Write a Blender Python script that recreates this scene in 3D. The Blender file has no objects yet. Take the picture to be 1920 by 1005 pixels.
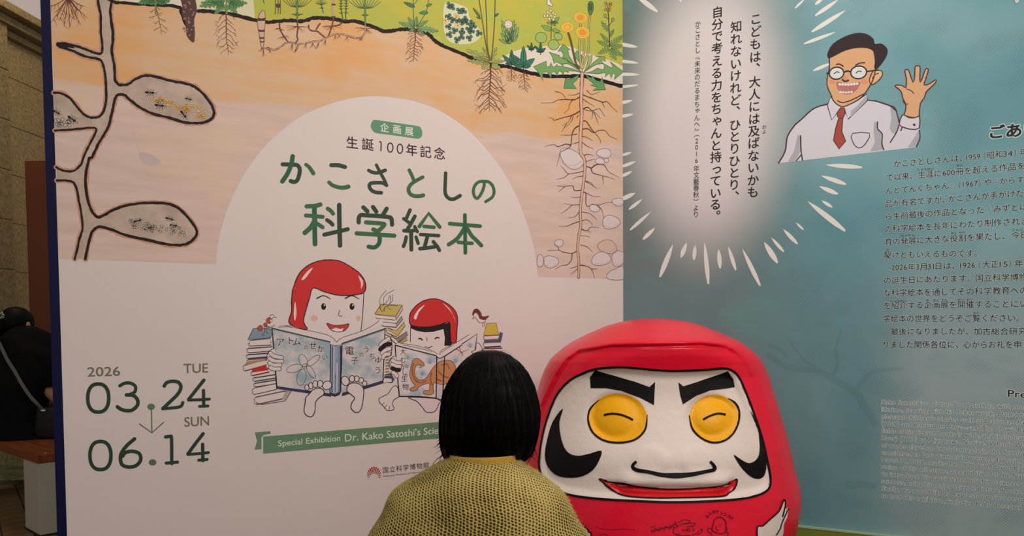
import bpy, bmesh, math, random
from mathutils import Vector, Matrix
from mathutils.geometry import tessellate_polygon, delaunay_2d_cdt
from mathutils.bvhtree import BVHTree
random.seed(7)
SC = bpy.context.scene
COL = SC.collection
rad = math.radians

# ------------------------------------------------------------------ camera
F, CY = 1332.0, 675.8            # focal length and principal row, pixels of 1920x1005
PITCH, ROLL = rad(2.068), rad(-.474)
EYE = Vector((0, 0, 1.1))
cp, sp, cr, sr = math.cos(PITCH), math.sin(PITCH), math.cos(ROLL), math.sin(ROLL)
RZ = Matrix(((cr, -sr, 0), (sr, cr, 0), (0, 0, 1)))
RX = Matrix(((1, 0, 0), (0, cp, -sp), (0, sp, cp)))
MC = RZ @ RX
MT = MC.transposed()


def ray(x, y):
    d = MT @ Vector(((x - 960) / F, (y - CY) / F, 1))
    return Vector((d.x, d.z, -d.y))


def project(p):
    q = p - EYE
    c = MC @ Vector((q.x, -q.z, q.y))
    return (960 + F * c.x / c.z, CY + F * c.y / c.z)


def P3(x, y, Y):                  # the point at depth Y that the photograph shows at (x, y)
    d = ray(x, y)
    return EYE + d * (Y / d.y)


def PZ(x, y, z):
    d = ray(x, y)
    return EYE + d * ((z - EYE.z) / d.z)


cam = bpy.data.cameras.new('camera')
co = bpy.data.objects.new('camera', cam)
COL.objects.link(co)
SC.camera = co
cam.sensor_width = 36
cam.lens = F / 1920 * 36
cam.shift_y = (CY - 502.5) / 1920
cam.clip_start = .05


def to_world(v):
    d = MT @ Vector(v)
    return Vector((d.x, d.z, -d.y))


xr, yu, zf = to_world((1, 0, 0)), to_world((0, -1, 0)), to_world((0, 0, 1))
R3 = Matrix((xr, yu, -zf)).transposed()
co.matrix_world = Matrix.Translation(EYE) @ R3.to_4x4()

# ------------------------------------------------------------------ light and exposure
SC.view_settings.view_transform = 'Standard'
SC.view_settings.look = 'None'
SC.view_settings.gamma = 1
SC.view_settings.exposure = 0.06
SC.view_settings.use_curve_mapping = False
W = bpy.data.worlds.new('world')
SC.world = W
W.use_nodes = True
W.node_tree.nodes['Background'].inputs[0].default_value = (1, .80, .70, 1)
W.node_tree.nodes['Background'].inputs[1].default_value = .42


def area(name, loc, aim, size, power, color, sy=None):
    l = bpy.data.lights.new(name, 'AREA')
    l.energy = power
    l.color = color
    l.size = size
    if sy:
        l.shape = 'RECTANGLE'
        l.size_y = sy
    o = bpy.data.objects.new(name, l)
    COL.objects.link(o)
    o.location = loc
    o.rotation_euler = (Vector(aim) - Vector(loc)).to_track_quat('-Z', 'Y').to_euler()
    return o


WARM = (1, .79, .70)
area('ceiling_light', (1.7, .3, 2.75), (-.1, 3.7, 1.35), .8, 42, WARM)
area('ceiling_light', (.8, 2.2, 4.0), (.55, 3.4, .8), .7, 26, WARM)
area('ceiling_light', (-.3, -.3, 3.9), (-.1, 2.2, .8), 1.2, 18, WARM)
area('gallery_light', (-3.3, 5.2, 4.6), (-4.3, 6.4, .3), .5, 22, (1, .74, .48))

# ------------------------------------------------------------------ materials


def s2l(c):
    c = c / 255
    return c / 12.92 if c <= .04045 else ((c + .055) / 1.055) ** 2.4


LW = (s2l(209) / .8, s2l(187) / .8, s2l(178) / .8)   # what the room's light does to a white board


def alb(rgb, k=1.0):
    return tuple(min(.95, s2l(c) / w * k) for c, w in zip(rgb, LW)) + (1,)


MATS = {}


def mat(rgb, rough=.6, k=1.0, spec=.3, noise=0, nscale=20, bump=0, bscale=60, coat=0, metal=0, name=None):
    key = (rgb, rough, k, spec, noise, nscale, bump, bscale, coat, metal)
    if key in MATS:
        return MATS[key]
    m = bpy.data.materials.new(name or 'paint')
    m.use_nodes = True
    nt = m.node_tree
    b = nt.nodes['Principled BSDF']
    b.inputs['Base Color'].default_value = alb(rgb, k)
    b.inputs['Roughness'].default_value = rough
    b.inputs['Specular IOR Level'].default_value = spec
    b.inputs['Coat Weight'].default_value = coat
    b.inputs['Metallic'].default_value = metal
    if noise or bump:
        tc = nt.nodes.new('ShaderNodeTexCoord')
        if noise:
            n = nt.nodes.new('ShaderNodeTexNoise')
            n.inputs['Scale'].default_value = nscale
            n.inputs['Detail'].default_value = 5
            nt.links.new(tc.outputs['Object'], n.inputs['Vector'])
            mx = nt.nodes.new('ShaderNodeMix')
            mx.data_type = 'RGBA'
            a = alb(rgb, k)
            mx.inputs[6].default_value = tuple(c * (1 - noise) for c in a[:3]) + (1,)
            mx.inputs[7].default_value = tuple(min(1, c * (1 + noise)) for c in a[:3]) + (1,)
            nt.links.new(n.outputs[0], mx.inputs[0])
            nt.links.new(mx.outputs[2], b.inputs['Base Color'])
        if bump:
            n2 = nt.nodes.new('ShaderNodeTexNoise')
            n2.inputs['Scale'].default_value = bscale
            n2.inputs['Detail'].default_value = 4
            nt.links.new(tc.outputs['Object'], n2.inputs['Vector'])
            bp = nt.nodes.new('ShaderNodeBump')
            bp.inputs['Strength'].default_value = bump
            bp.inputs['Distance'].default_value = .01
            nt.links.new(n2.outputs[0], bp.inputs['Height'])
            nt.links.new(bp.outputs[0], b.inputs['Normal'])
    MATS[key] = m
    return m


def noise_mat(name, c0, c1, scale=(1, 1, 1), nscale=3, lo=.4, hi=.6, rough=.65, detail=6, c2=None, bump=0, k=1):
    m = bpy.data.materials.new(name)
    m.use_nodes = True
    nt = m.node_tree
    b = nt.nodes['Principled BSDF']
    b.inputs['Roughness'].default_value = rough
    b.inputs['Specular IOR Level'].default_value = .25
    tc = nt.nodes.new('ShaderNodeTexCoord')
    mp = nt.nodes.new('ShaderNodeMapping')
    mp.inputs['Scale'].default_value = scale
    n = nt.nodes.new('ShaderNodeTexNoise')
    n.inputs['Scale'].default_value = nscale
    n.inputs['Detail'].default_value = detail
    n.inputs['Roughness'].default_value = .62
    r = nt.nodes.new('ShaderNodeValToRGB')
    r.color_ramp.elements[0].position = lo
    r.color_ramp.elements[1].position = hi
    r.color_ramp.elements[0].color = alb(c0, k)
    r.color_ramp.elements[1].color = alb(c1, k)
    if c2:
        e = r.color_ramp.elements.new(min(.99, hi + (hi - lo)))
        e.color = alb(c2, k)
    nt.links.new(tc.outputs['Object'], mp.inputs[0])
    nt.links.new(mp.outputs[0], n.inputs['Vector'])
    nt.links.new(n.outputs[0], r.inputs[0])
    nt.links.new(r.outputs[0], b.inputs['Base Color'])
    if bump:
        bp = nt.nodes.new('ShaderNodeBump')
        bp.inputs['Strength'].default_value = bump
        bp.inputs['Distance'].default_value = .004
        nt.links.new(n.outputs[0], bp.inputs['Height'])
        nt.links.new(bp.outputs[0], b.inputs['Normal'])
    return m


# ------------------------------------------------------------------ objects
def tag(o, label=None, cat=None, group=None, kind=None):
    if label: o['label'] = label
    if cat: o['category'] = cat
    if group: o['group'] = group
    if kind: o['kind'] = kind
    return o


def empty(name, loc=(0, 0, 0), rz=0):
    o = bpy.data.objects.new(name, None)
    COL.objects.link(o)
    o.location = loc
    o.rotation_euler = (0, 0, rz)
    o.empty_display_size = .1
    return o


def new_obj(name, verts, faces, mats, parent=None, mi=None, smooth=False, label=None, world=False):
    me = bpy.data.meshes.new(name)
    me.from_pydata([tuple(v) for v in verts], [], faces)
    for m in (mats if isinstance(mats, (list, tuple)) else [mats]):
        me.materials.append(m)
    if mi:
        me.polygons.foreach_set('material_index', mi)
    if smooth:
        me.polygons.foreach_set('use_smooth', [True] * len(me.polygons))
    o = bpy.data.objects.new(name, me)
    COL.objects.link(o)
    if parent:
        o.parent = parent
        if world:      # vertices were given in world space: take them into the parent's frame
            me.transform(WM(parent).inverted())
    me.update()
    if label: o['label'] = label
    return o


def WM(o):
    m = Matrix.LocRotScale(o.location, o.rotation_euler, o.scale)
    return (WM(o.parent) @ m) if o.parent else m


def bm_obj(name, bm, m, parent=None, smooth=False, label=None, world=False, bevel=0):
    me = bpy.data.meshes.new(name)
    if bevel:
        bmesh.ops.bevel(bm, geom=bm.edges[:], offset=bevel, segments=2, affect='EDGES', profile=.6)
    bmesh.ops.recalc_face_normals(bm, faces=bm.faces[:])
    bm.to_mesh(me)
    bm.free()
    for q in (m if isinstance(m, (list, tuple)) else [m]):
        me.materials.append(q)
    if smooth:
        me.polygons.foreach_set('use_smooth', [True] * len(me.polygons))
    o = bpy.data.objects.new(name, me)
    COL.objects.link(o)
    if parent:
        o.parent = parent
        if world:
            me.transform(WM(parent).inverted())
    if label: o['label'] = label
    return o


def box(bm, c, s, rot=None):
    m = Matrix.Translation(c) @ (rot.to_4x4() if rot else Matrix()) @ Matrix.Diagonal((s[0], s[1], s[2], 1))
    bmesh.ops.create_cube(bm, size=1, matrix=m)
    return bm


def tube(bm, pts, rads, seg=8, cap=True):
    pts = [Vector(p) for p in pts]
    if not isinstance(rads, (list, tuple)): rads = [rads] * len(pts)
    rings = []
    prev = None
    for i, p in enumerate(pts):
        t = (pts[min(i + 1, len(pts) - 1)] - pts[max(i - 1, 0)]).normalized()
        if prev is None:
            a = t.cross(Vector((0, 0, 1)))
            if a.length < .1: a = t.cross(Vector((1, 0, 0)))
            a.normalize()
        else:
            a = (prev - t * prev.dot(t)).normalized()
        prev = a
        b = t.cross(a)
        rings.append([bm.verts.new(p + (a * math.cos(2 * math.pi * k / seg) + b * math.sin(2 * math.pi * k / seg)) * rads[i]) for k in range(seg)])
    for r0, r1 in zip(rings, rings[1:]):
        for k in range(seg):
            bm.faces.new((r0[k], r0[(k + 1) % seg], r1[(k + 1) % seg], r1[k]))
    if cap and seg > 2:
        bm.faces.new(rings[0][::-1])
        bm.faces.new(rings[-1])
    return bm


def smooth_line(pts, n=6, closed=False):
    """Catmull-Rom through 2-D or 3-D tuples"""
    m = len(pts)
    if m < 3: return [tuple(p) for p in pts]
    out = []
    rng = range(m) if closed else range(m - 1)
    for i in rng:
        if closed:
            p0, p1, p2, p3 = pts[(i - 1) % m], pts[i], pts[(i + 1) % m], pts[(i + 2) % m]
        else:
            p0, p1, p2, p3 = pts[max(i - 1, 0)], pts[i], pts[i + 1], pts[min(i + 2, m - 1)]
        for k in range(n):
            t = k / n
            out.append(tuple(.5 * (2 * b + (c - a) * t + (2 * a - 5 * b + 4 * c - d) * t * t + (3 * b - a - 3 * c + d) * t ** 3)
                             for a, b, c, d in zip(p0, p1, p2, p3)))
    if not closed: out.append(tuple(pts[-1]))
    return out


def lerp(a, b, t): return a + (b - a) * t


def table(tb, x):
    if x <= tb[0][0]: return tb[0][1]
    for (a, b), (c, d) in zip(tb, tb[1:]):
        if x <= c: return lerp(b, d, (x - a) / (c - a))
    return tb[-1][1]


# ------------------------------------------------------------------ the two printed exhibition walls
CORNER = P3(1168, 400, 4.18)
CORNER.z = 0
ANG_L, ANG_R = rad(28.73), rad(-27.23)


class Wall:
    def __init__(s, name, ang, verts_u, thick, m, label):
        s.u = Vector((math.cos(ang), math.sin(ang), 0))
        s.n = Vector((math.sin(ang), -math.cos(ang), 0))       # toward the viewer
        bm = bmesh.new()
        u0, u1 = verts_u
        H = 3.3
        # local frame: x along the wall, y up, z toward the viewer
        box(bm, ((u0 + u1) / 2, H / 2, -thick / 2), (u1 - u0, H, thick))
        s.o = bm_obj(name, bm, m, label=label)
        s.o['kind'] = 'structure'
        s.o.matrix_world = Matrix.Translation(CORNER) @ Matrix((s.u, Vector((0, 0, 1)), s.n)).transposed().to_4x4()

    def uv(s, x, y):
        d = ray(x, y)
        t = (CORNER - EYE).dot(s.n) / d.dot(s.n)
        p = EYE + d * t
        return ((p - CORNER).dot(s.u), p.z)


def resample_normals(pts, closed=False):
    n = len(pts)
    out = []
    for i in range(n):
        if closed: a, b = pts[(i - 1) % n], pts[(i + 1) % n]
        else: a, b = pts[max(i - 1, 0)], pts[min(i + 1, n - 1)]
        dx, dy = b[0] - a[0], b[1] - a[1]
        L = math.hypot(dx, dy) or 1
        out.append((-dy / L, dx / L))
    return out


class Print:
    """flat printed picture on a wall, gathered in one mesh; shapes are laid on thin layers of ink"""
    def __init__(s, wall, name, label=None, base=0, T=None):
        s.w, s.name, s.label = wall, name, label
        s.v, s.f, s.mi, s.mats = [], [], [], []
        s.layer = base
        s.n = 0
        s.T = T or (lambda x, y: (x, y))

    def m(s, c):
        q = mat(c, rough=.62, name='printed_ink') if isinstance(c, tuple) else c
        if q not in s.mats: s.mats.append(q)
        return s.mats.index(q)

    def add(s, pts2, tris, c, layer, ramp=0):
        k = len(s.v)
        s.n = (s.n + 1) % 9
        z = .0004 + .00004 * (s.layer + layer) + .000002 * s.n       # no two strokes share a plane
        for i, (x, y) in enumerate(pts2):
            u, v = s.w.uv(x, y)
            s.v.append((u, v, z + (.000012 * (i % ramp) / ramp if ramp else 0)))
        i = s.m(c)
        for t in tris:
            s.f.append(tuple(k + q for q in t))
            s.mi.append(i)

    def poly(s, pts, c, layer=0, sm=0, raw=False):
        if not raw: pts = [s.T(*p) for p in pts]
        if sm: pts = smooth_line(pts, sm, True)
        tr = tessellate_polygon([[Vector((a, b, 0)) for a, b in pts]])
        s.add(pts, tr, c, layer)

    def stroke(s, pts, w, c, layer=1, sm=5, closed=False, jit=0, cap=True, raw=False):
        """w: width in pixels, a number or (start, end) or list per point"""
        if not raw: pts = [s.T(*p) for p in pts]
        n0 = len(pts)
        if isinstance(w, (int, float)): ws = [w] * n0
        elif len(w) == n0: ws = list(w)
        else: ws = [lerp(w[0], w[1], i / (n0 - 1)) for i in range(n0)]
        if sm and n0 > 2:
            q = smooth_line([(a, b, r) for (a, b), r in zip(pts, ws)], sm, closed)
            pts = [(a[0], a[1]) for a in q]
            ws = [a[2] for a in q]
        nr = resample_normals(pts, closed)
        L, Rr = [], []
        for (x, y), (nx, ny), r in zip(pts, nr, ws):
            a = max(.12, r / 2 * (1 + random.uniform(-jit, jit)))
            b = max(.12, r / 2 * (1 + random.uniform(-jit, jit)))
            L.append((x + nx * a, y + ny * a))
            Rr.append((x - nx * b, y - ny * b))
        n = len(pts)
        P = L + Rr
        tr = []
        for i in range(n if closed else n - 1):
            j = (i + 1) % n
            tr.append((i, j, n + j, n + i))
        if cap and not closed:
            for e, sg in ((0, 1), (n - 1, -1)):
                cx, cy = pts[e]
                nx, ny = nr[e]
                r = ws[e] / 2
                if r < .5: continue
                base = len(P)
                K = 8
                for k in range(K + 1):
                    a = math.pi * k / K
                    ux, uy = nx * math.cos(a) * r, ny * math.cos(a) * r
                    tx, ty = (-ny * sg), (nx * sg)
                    P.append((cx + ux + tx * math.sin(a) * r * (1), cy + uy + ty * math.sin(a) * r))
                tr.append(tuple(range(base, base + K + 1)))
        s.add(P, tr, c, layer, n)

    def outline(s, pts, fill, w=1.4, ink=(40, 25, 25), layer=0, sm=4, jit=.15):
        if fill: s.poly(pts, fill, layer, sm)
        s.stroke(pts, w, ink, layer + .5, sm or 0, True, jit)

    def ellipse(s, cx, cy, rx, ry, fill, w=0, ink=(40, 25, 25), rot=0, layer=0, n=20):
        a = rad(rot)
        pts = []
        for k in range(n):
            t = 2 * math.pi * k / n
            x, y = rx * math.cos(t), ry * math.sin(t)
            pts.append((cx + x * math.cos(a) - y * math.sin(a), cy + x * math.sin(a) + y * math.cos(a)))
        if fill: s.poly(pts, fill, layer)
        if w: s.stroke(pts, w, ink, layer + .5, 0, True)

    def glyphs(s, vt, c, fn, layer=2):
        verts, tris = vt
        k = len(s.v)
        z = .0004 + .00004 * (s.layer + layer)
        for q in verts:
            u, v = fn(q[0], q[1])
            s.v.append((u, v, z + (.000002 * q[2] if len(q) > 2 else 0)))
        i = s.m(c)
        for t in tris:
            s.f.append(tuple(k + q for q in t))
            s.mi.append(i)

    # horizontal text fitted between two pixels: ink of the string spans them; em = height of one em in pixels at p0
    def text(s, string, p0, p1, em, c, bold=0, halo=None, halo_w=.05, layer=2, shear=0, raw=False):
        if not raw: p0, p1 = s.T(*p0), s.T(*p1)
        a = s.w.uv(*p0)
        b = s.w.uv(*p1)
        up = s.w.uv(p0[0], p0[1] - em)
        vs = (up[1] - a[1])
        for off, cc, ly in ((bold + halo_w, halo, layer - .5), (bold, c, layer)):
            if cc is None: continue
            g = glyph_mesh(string, off)
            if not g[0]: continue
            x0, x1 = glyph_extent(string)
            sx = 1 / (x1 - x0)
            def fn(x, y):
                t = (x - x0 + shear * y) * sx
                return (a[0] + (b[0] - a[0]) * t, a[1] + (b[1] - a[1]) * t + y * vs)
            s.glyphs(g, cc, fn, ly)

    # one character centred on a pixel
    def char(s, ch, x, y, em, c, bold=0, layer=2, rot=0, wide=1.0, raw=False, halo=None, halo_w=.05):
        if not raw: x, y = s.T(x, y)
        u, v = s.w.uv(x, y)
        vs = s.w.uv(x, y - em)[1] - v
        us = vs * wide
        cc_, ss_ = math.cos(rot), math.sin(rot)
        for off, col, ly in ((bold + halo_w, halo, layer - .5), (bold, c, layer)):
            if col is None: continue
            g = glyph_mesh(ch, off)
            ox, oy = .5, .36
            if ch in '『』（）、。0123456789':
                q = glyph_mesh(ch, 0)[0]
                ox = (min(a for a, b in q) + max(a for a, b in q)) / 2
                oy = (min(b for a, b in q) + max(b for a, b in q)) / 2
            def fn(gx, gy):
                X, Y = gx - ox, gy - oy
                X, Y = X * cc_ - Y * ss_, X * ss_ + Y * cc_
                return (u + X * us, v + Y * vs)
            s.glyphs(g, col, fn, ly)

    def build(s):
        o = new_obj(s.name, s.v, s.f, s.mats, s.w.o, s.mi)
        if s.label: o['label'] = s.label
        return o


GC = {}
EMK = [None]


def glyph_mesh(string, off=0):
    """outline text turned into triangles; off > 0 thickens it with a ribbon along every contour edge"""
    key = (string, round(off, 4))
    if key in GC: return GC[key]
    if off > 0:
        vs, fs = glyph_mesh(string, 0)
        vs, fs = list(vs), list(fs)
        cnt = {}
        for f in fs:
            for i in range(len(f)):
                e = (f[i], f[(i + 1) % len(f)])
                k = (min(e), max(e))
                cnt[k] = cnt.get(k, 0) + 1
        lv = 0
        for (i, j), c in cnt.items():
            if c != 1: continue
            lv = lv % 8 + 1
            (x0, y0), (x1, y1) = vs[i][:2], vs[j][:2]
            L = math.hypot(x1 - x0, y1 - y0)
            if L < 1e-6: continue
            tx, ty = (x1 - x0) / L * off, (y1 - y0) / L * off
            n = len(vs)
            h = .5
            vs += [(x0 - tx * h - ty, y0 - ty * h + tx, lv), (x1 + tx * h - ty, y1 + ty * h + tx, lv), (x1 + tx * h + ty, y1 + ty * h - tx, lv), (x0 - tx * h + ty, y0 - ty * h - tx, lv)]
            fs.append((n, n + 1, n + 2, n + 3))
        GC[key] = (vs, fs)
        return GC[key]
    cu = bpy.data.curves.new('t', 'FONT')
    cu.body = string
    cu.size = 1
    cu.resolution_u = 3 if len(string) > 3 else 5
    ob = bpy.data.objects.new('t', cu)
    COL.objects.link(ob)
    dg = bpy.context.evaluated_depsgraph_get()
    me = bpy.data.meshes.new_from_object(ob.evaluated_get(dg))
    vs = [(v.co.x, v.co.y) for v in me.vertices]
    fs = [tuple(p.vertices) for p in me.polygons]
    bpy.data.objects.remove(ob)
    bpy.data.curves.remove(cu)
    bpy.data.meshes.remove(me)
    GC[key] = (vs, fs)
    return GC[key]


def glyph_extent(string):
    v = glyph_mesh(string, 0)[0]
    xs = [a for a, b in v]
    return min(xs), max(xs)


def crop(x0, y0, k):
    return lambda x, y: (x0 + x * k, y0 + y * k)
# ------------------------------------------------------------------ structure
M_WHITE = noise_mat('white_print', (209, 187, 178), (212, 190, 181), nscale=2, lo=.3, hi=.7, rough=.55)
M_WHITE.name = 'white_printed_sheet'

wl = Wall('wall_left', ANG_L, (-3.72, 0), .10, M_WHITE, 'white exhibition wall printed with the title poster')
U_LEFT = wl.uv(110, 500)[0]
me = wl.o.data                       # trim the slab to the photographed left edge
for v in me.vertices:
    if v.co.x < -2: v.co.x = U_LEFT


def teal_material(kk=1.0):
    m = bpy.data.materials.new('teal_printed_sheet')
    m.use_nodes = True
    nt = m.node_tree
    b = nt.nodes['Principled BSDF']
    b.inputs['Roughness'].default_value = .55
    b.inputs['Specular IOR Level'].default_value = .3
    L = nt.links.new
    tc = nt.nodes.new('ShaderNodeTexCoord')

    def noise(scale, sc=(1, 1, 1), detail=4, dist=0):
        mp = nt.nodes.new('ShaderNodeMapping')
        mp.inputs['Scale'].default_value = sc
        L(tc.outputs['Object'], mp.inputs[0])
        n = nt.nodes.new('ShaderNodeTexNoise')
        n.inputs['Scale'].default_value = scale
        n.inputs['Detail'].default_value = detail
        n.inputs['Distortion'].default_value = dist
        L(mp.outputs[0], n.inputs['Vector'])
        return n.outputs[0]

    def mix(a, bb, f):
        x = nt.nodes.new('ShaderNodeMix')
        x.data_type = 'RGBA'
        for s, q in ((6, a), (7, bb)):
            if isinstance(q, tuple): x.inputs[s].default_value = q
            else: L(q, x.inputs[s])
        L(f, x.inputs[0])
        return x.outputs[2]

    def mr(v, a, bb, c=0, d=1, smooth=True):
        x = nt.nodes.new('ShaderNodeMapRange')
        if smooth: x.interpolation_type = 'SMOOTHSTEP'
        for i, q in enumerate((v, a, bb, c, d)):
            if isinstance(q, (int, float)): x.inputs[i].default_value = q
            else: L(q, x.inputs[i])
        return x.outputs[0]

    def ma(op, a, bb=0, c=None):
        x = nt.nodes.new('ShaderNodeMath')
        x.operation = op
        for i, q in enumerate((a, bb, c)):
            if q is None: continue
            if isinstance(q, (int, float)): x.inputs[i].default_value = q
            else: L(q, x.inputs[i])
        return x.outputs[0]
    sx = nt.nodes.new('ShaderNodeSeparateXYZ')
    L(tc.outputs['Object'], sx.inputs[0])
    U, V = sx.outputs[0], sx.outputs[1]
    base = mix(alb((90, 134, 140)), alb((116, 152, 154)), mr(noise(1.1, detail=2), .38, .62))
    u1 = wr.uv(1330, 500)[0]
    u2 = wr.uv(1580, 500)[0]
    base = mix(alb((108, 112, 108)), base, mr(U, u1, u2))                   # greyer print near the corner
    v1, v2 = wr.uv(1750, 560)[1], wr.uv(1750, 400)[1]
    base = mix(alb((100, 126, 128)), base, mr(V, v1, v2, .45, 1))
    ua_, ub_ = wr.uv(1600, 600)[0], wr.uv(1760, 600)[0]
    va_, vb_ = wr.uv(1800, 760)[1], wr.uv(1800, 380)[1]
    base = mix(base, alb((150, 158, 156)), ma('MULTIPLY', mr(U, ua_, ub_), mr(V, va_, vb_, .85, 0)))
    # woven halftone patches
    wv = ma('MULTIPLY', ma('SINE', ma('MULTIPLY', U, 2 * math.pi / .013)), ma('SINE', ma('MULTIPLY', V, 2 * math.pi / .013)))
    patch = mr(noise(3.4, detail=5), .48, .62)
    base = mix(base, alb((70, 104, 108)), ma('MULTIPLY', mr(wv, -.1, .7), ma('MULTIPLY_ADD', patch, .5, .14)))
    base = mix(base, alb((92, 132, 128)), mr(noise(1.7, (1, 1.6, 1), 5, 1.0), .56, .72, 0, .5))
    # the pale glow printed round the quotation
    cu, cv = wr.uv(1322, 205)
    ru = wr.uv(1325 + 165, 205)[0] - cu
    rv = cv - wr.uv(1322, 205 + 290)[1]
    du = ma('DIVIDE', ma('SUBTRACT', U, cu), ru)
    dv = ma('DIVIDE', ma('SUBTRACT', V, cv), rv)
    r = ma('SQRT', ma('ADD', ma('MULTIPLY', du, du), ma('MULTIPLY', dv, dv)))
    g = mr(r, .45, 1.22, 1, 0)
    base = mix(base, alb((204, 189, 184)), g)
    if kk != 1:
        base = mix(base, (.03, .12, .11, 1), ma('ADD', 1 - kk, 0))
    L(base, b.inputs['Base Color'])
    return m


wr = Wall('wall_right', ANG_R, (0, 2.75), .10, M_WHITE, 'teal exhibition wall printed with quotation and greeting text')
wr.o.data.materials[0] = teal_material()

# blue painted end of the left wall
bm = bmesh.new()
box(bm, (U_LEFT - .017, 1.65, -.052), (.033, 3.3, .100))
t1 = bm_obj('trim_1', bm, mat((12, 15, 50), rough=.5, spec=.15), label='navy blue painted vertical edge strip of the poster wall')
t1['kind'] = 'structure'
t1.matrix_world = wl.o.matrix_world.copy()

# low green baseboard under the teal wall
bm = bmesh.new()
gz = wr.uv(1567, 994)[1]
box(bm, (1.38, gz / 2, .012), (2.74, gz, .022))
bb = bm_obj('baseboard_right', bm, mat((112, 116, 44), rough=.5), label='olive green baseboard under the teal wall')
bb['kind'] = 'structure'
bb.matrix_world = wr.o.matrix_world.copy()
bm = bmesh.new()
box(bm, (1.38, gz + .003, .013), (2.74, .008, .026))  # light on the baseboard's top, painted in as a paler strip
t2 = bm_obj('trim_2', bm, mat((150, 165, 130), rough=.5), label='pale top edge strip of the green baseboard')
t2['kind'] = 'structure'
t2.matrix_world = wr.o.matrix_world.copy()

# ------------------------------------------------------------------ left wall: the soil and meadow painting
INK = (26, 16, 18)
Fh = lambda x, y: (x, y)


def soil_material():
    m = bpy.data.materials.new('soil_watercolour')
    m.use_nodes = True
    nt = m.node_tree
    L = nt.links.new
    b = nt.nodes['Principled BSDF']
    b.inputs['Roughness'].default_value = .6
    tc = nt.nodes.new('ShaderNodeTexCoord')

    def noise(scale, sc, detail=5):
        mp = nt.nodes.new('ShaderNodeMapping')
        mp.inputs['Scale'].default_value = sc
        mp.inputs['Rotation'].default_value = (0, 0, .08)
        L(tc.outputs['Object'], mp.inputs[0])
        n = nt.nodes.new('ShaderNodeTexNoise')
        n.inputs['Scale'].default_value = scale
        n.inputs['Detail'].default_value = detail
        n.inputs['Roughness'].default_value = .6
        L(mp.outputs[0], n.inputs['Vector'])
        return n.outputs[0]

    def node(kind, *ins, **kw):
        x = nt.nodes.new(kind)
        for k, v in kw.items(): setattr(x, k, v)
        for i, q in enumerate(ins):
            if q is None: continue
            if isinstance(q, (int, float, tuple)): x.inputs[i].default_value = q
            else: L(q, x.inputs[i])
        return x

    def mix(a, c, f):
        x = nt.nodes.new('ShaderNodeMix')
        x.data_type = 'RGBA'
        for s, q in ((6, a), (7, c)):
            if isinstance(q, tuple): x.inputs[s].default_value = q
            else: L(q, x.inputs[s])
        L(f, x.inputs[0])
        return x.outputs[2]
    sep = node('ShaderNodeSeparateXYZ', tc.outputs['Object'])
    U, V = sep.outputs[0], sep.outputs[1]
    streak = noise(3.0, (1, 7, 1))
    big = noise(2.2, (1, 1.6, 1), 3)
    # lower limit of the orange band, a line in wall coordinates
    (ua, va), (ub, vb) = wl.uv(250, 175), wl.uv(1100, 268)
    k = (vb - va) / (ub - ua)
    lim = node('ShaderNodeMath', U, k, va - k * ua, operation='MULTIPLY_ADD').outputs[0]
    h = node('ShaderNodeMath', V, lim, operation='SUBTRACT').outputs[0]
    h = node('ShaderNodeMath', streak, .28, h, operation='MULTIPLY_ADD').outputs[0]
    band = node('ShaderNodeMapRange', h, .13, .17, 0, 1).outputs[0]
    st = node('ShaderNodeMapRange', streak, .36, .64, 0, 1).outputs[0]
    low = mix(alb((196, 164, 148)), alb((208, 174, 160)), st)
    low = mix(low, alb((208, 172, 142)), node('ShaderNodeMapRange', big, .5, .72, 0, .8).outputs[0])
    up = mix(alb((206, 156, 110)), alb((204, 164, 130)), st)
    up = mix(up, alb((212, 146, 84)), node('ShaderNodeMapRange', big, .48, .66, 0, .75).outputs[0])
    top = node('ShaderNodeMapRange', h, .62, .80, 0, 1).outputs[0]
    up = mix(up, alb((216, 178, 150)), top)
    L(mix(low, up, band), b.inputs['Base Color'])
    return m


SOIL = soil_material()
GRASS = noise_mat('meadow_watercolour', (184, 164, 64), (166, 166, 74), (1, 1.5, 1), 5, .38, .6, c2=(196, 180, 92))

pr = Print(wl, 'soil_painting', 'orange and beige watercolour of soil in section')
Lx0, Lx1 = (95, -60), (110.4, 485)
ARCH = smooth_line([(405, 495), (408, 462), (416, 425), (432, 378), (455, 332), (485, 288), (522, 250), (565, 218), (615, 196), (660, 184), (700, 180),
        (740, 183), (790, 193), (838, 215), (885, 250), (925, 295), (955, 340), (978, 390), (995, 440), (1004, 480), (1008.5, 518.6)], 4)
pr.poly([(93.5, -60), (110.4, 485)] + ARCH + [(1168, 523.6), (1168, -60)], SOIL, raw=True)
pr.build()

GL = [(150, -30), (208, 1), (225, 5), (280, 9), (330, 12), (341, 22), (352, 50), (362, 26), (372, 21), (400, 22), (440, 28), (480, 38.5), (500, 42), (520, 40), (545, 38.5),
      (562, 40), (575, 38), (587, 34), (612, 34.5), (632, 37), (648, 40.5), (665, 40), (690, 47), (708, 54), (722, 59), (740, 57), (757, 55),
      (775, 56), (793, 60), (805, 66), (818, 79), (835, 88), (860, 98), (885, 109), (903, 117), (930, 123), (950, 125), (975, 132),
      (1000, 138), (1025, 142.5), (1060, 143.5), (1085, 142), (1105, 145), (1135, 153), (1168, 162)]
pr = Print(wl, 'meadow_painting', 'yellow green watercolour meadow above the black ground line', base=2)
pr.poly([(x, y) for x, y in GL] + [(1168, -60), (150, -60)], GRASS)
PALE = (212, 192, 172)
pr.poly([(930, 122), (965, 96), (1010, 88), (1060, 86), (1100, 100), (1168, 125), (1168, 161), (1105, 144), (1060, 142), (1000, 137)], PALE, .3, 4)
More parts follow.
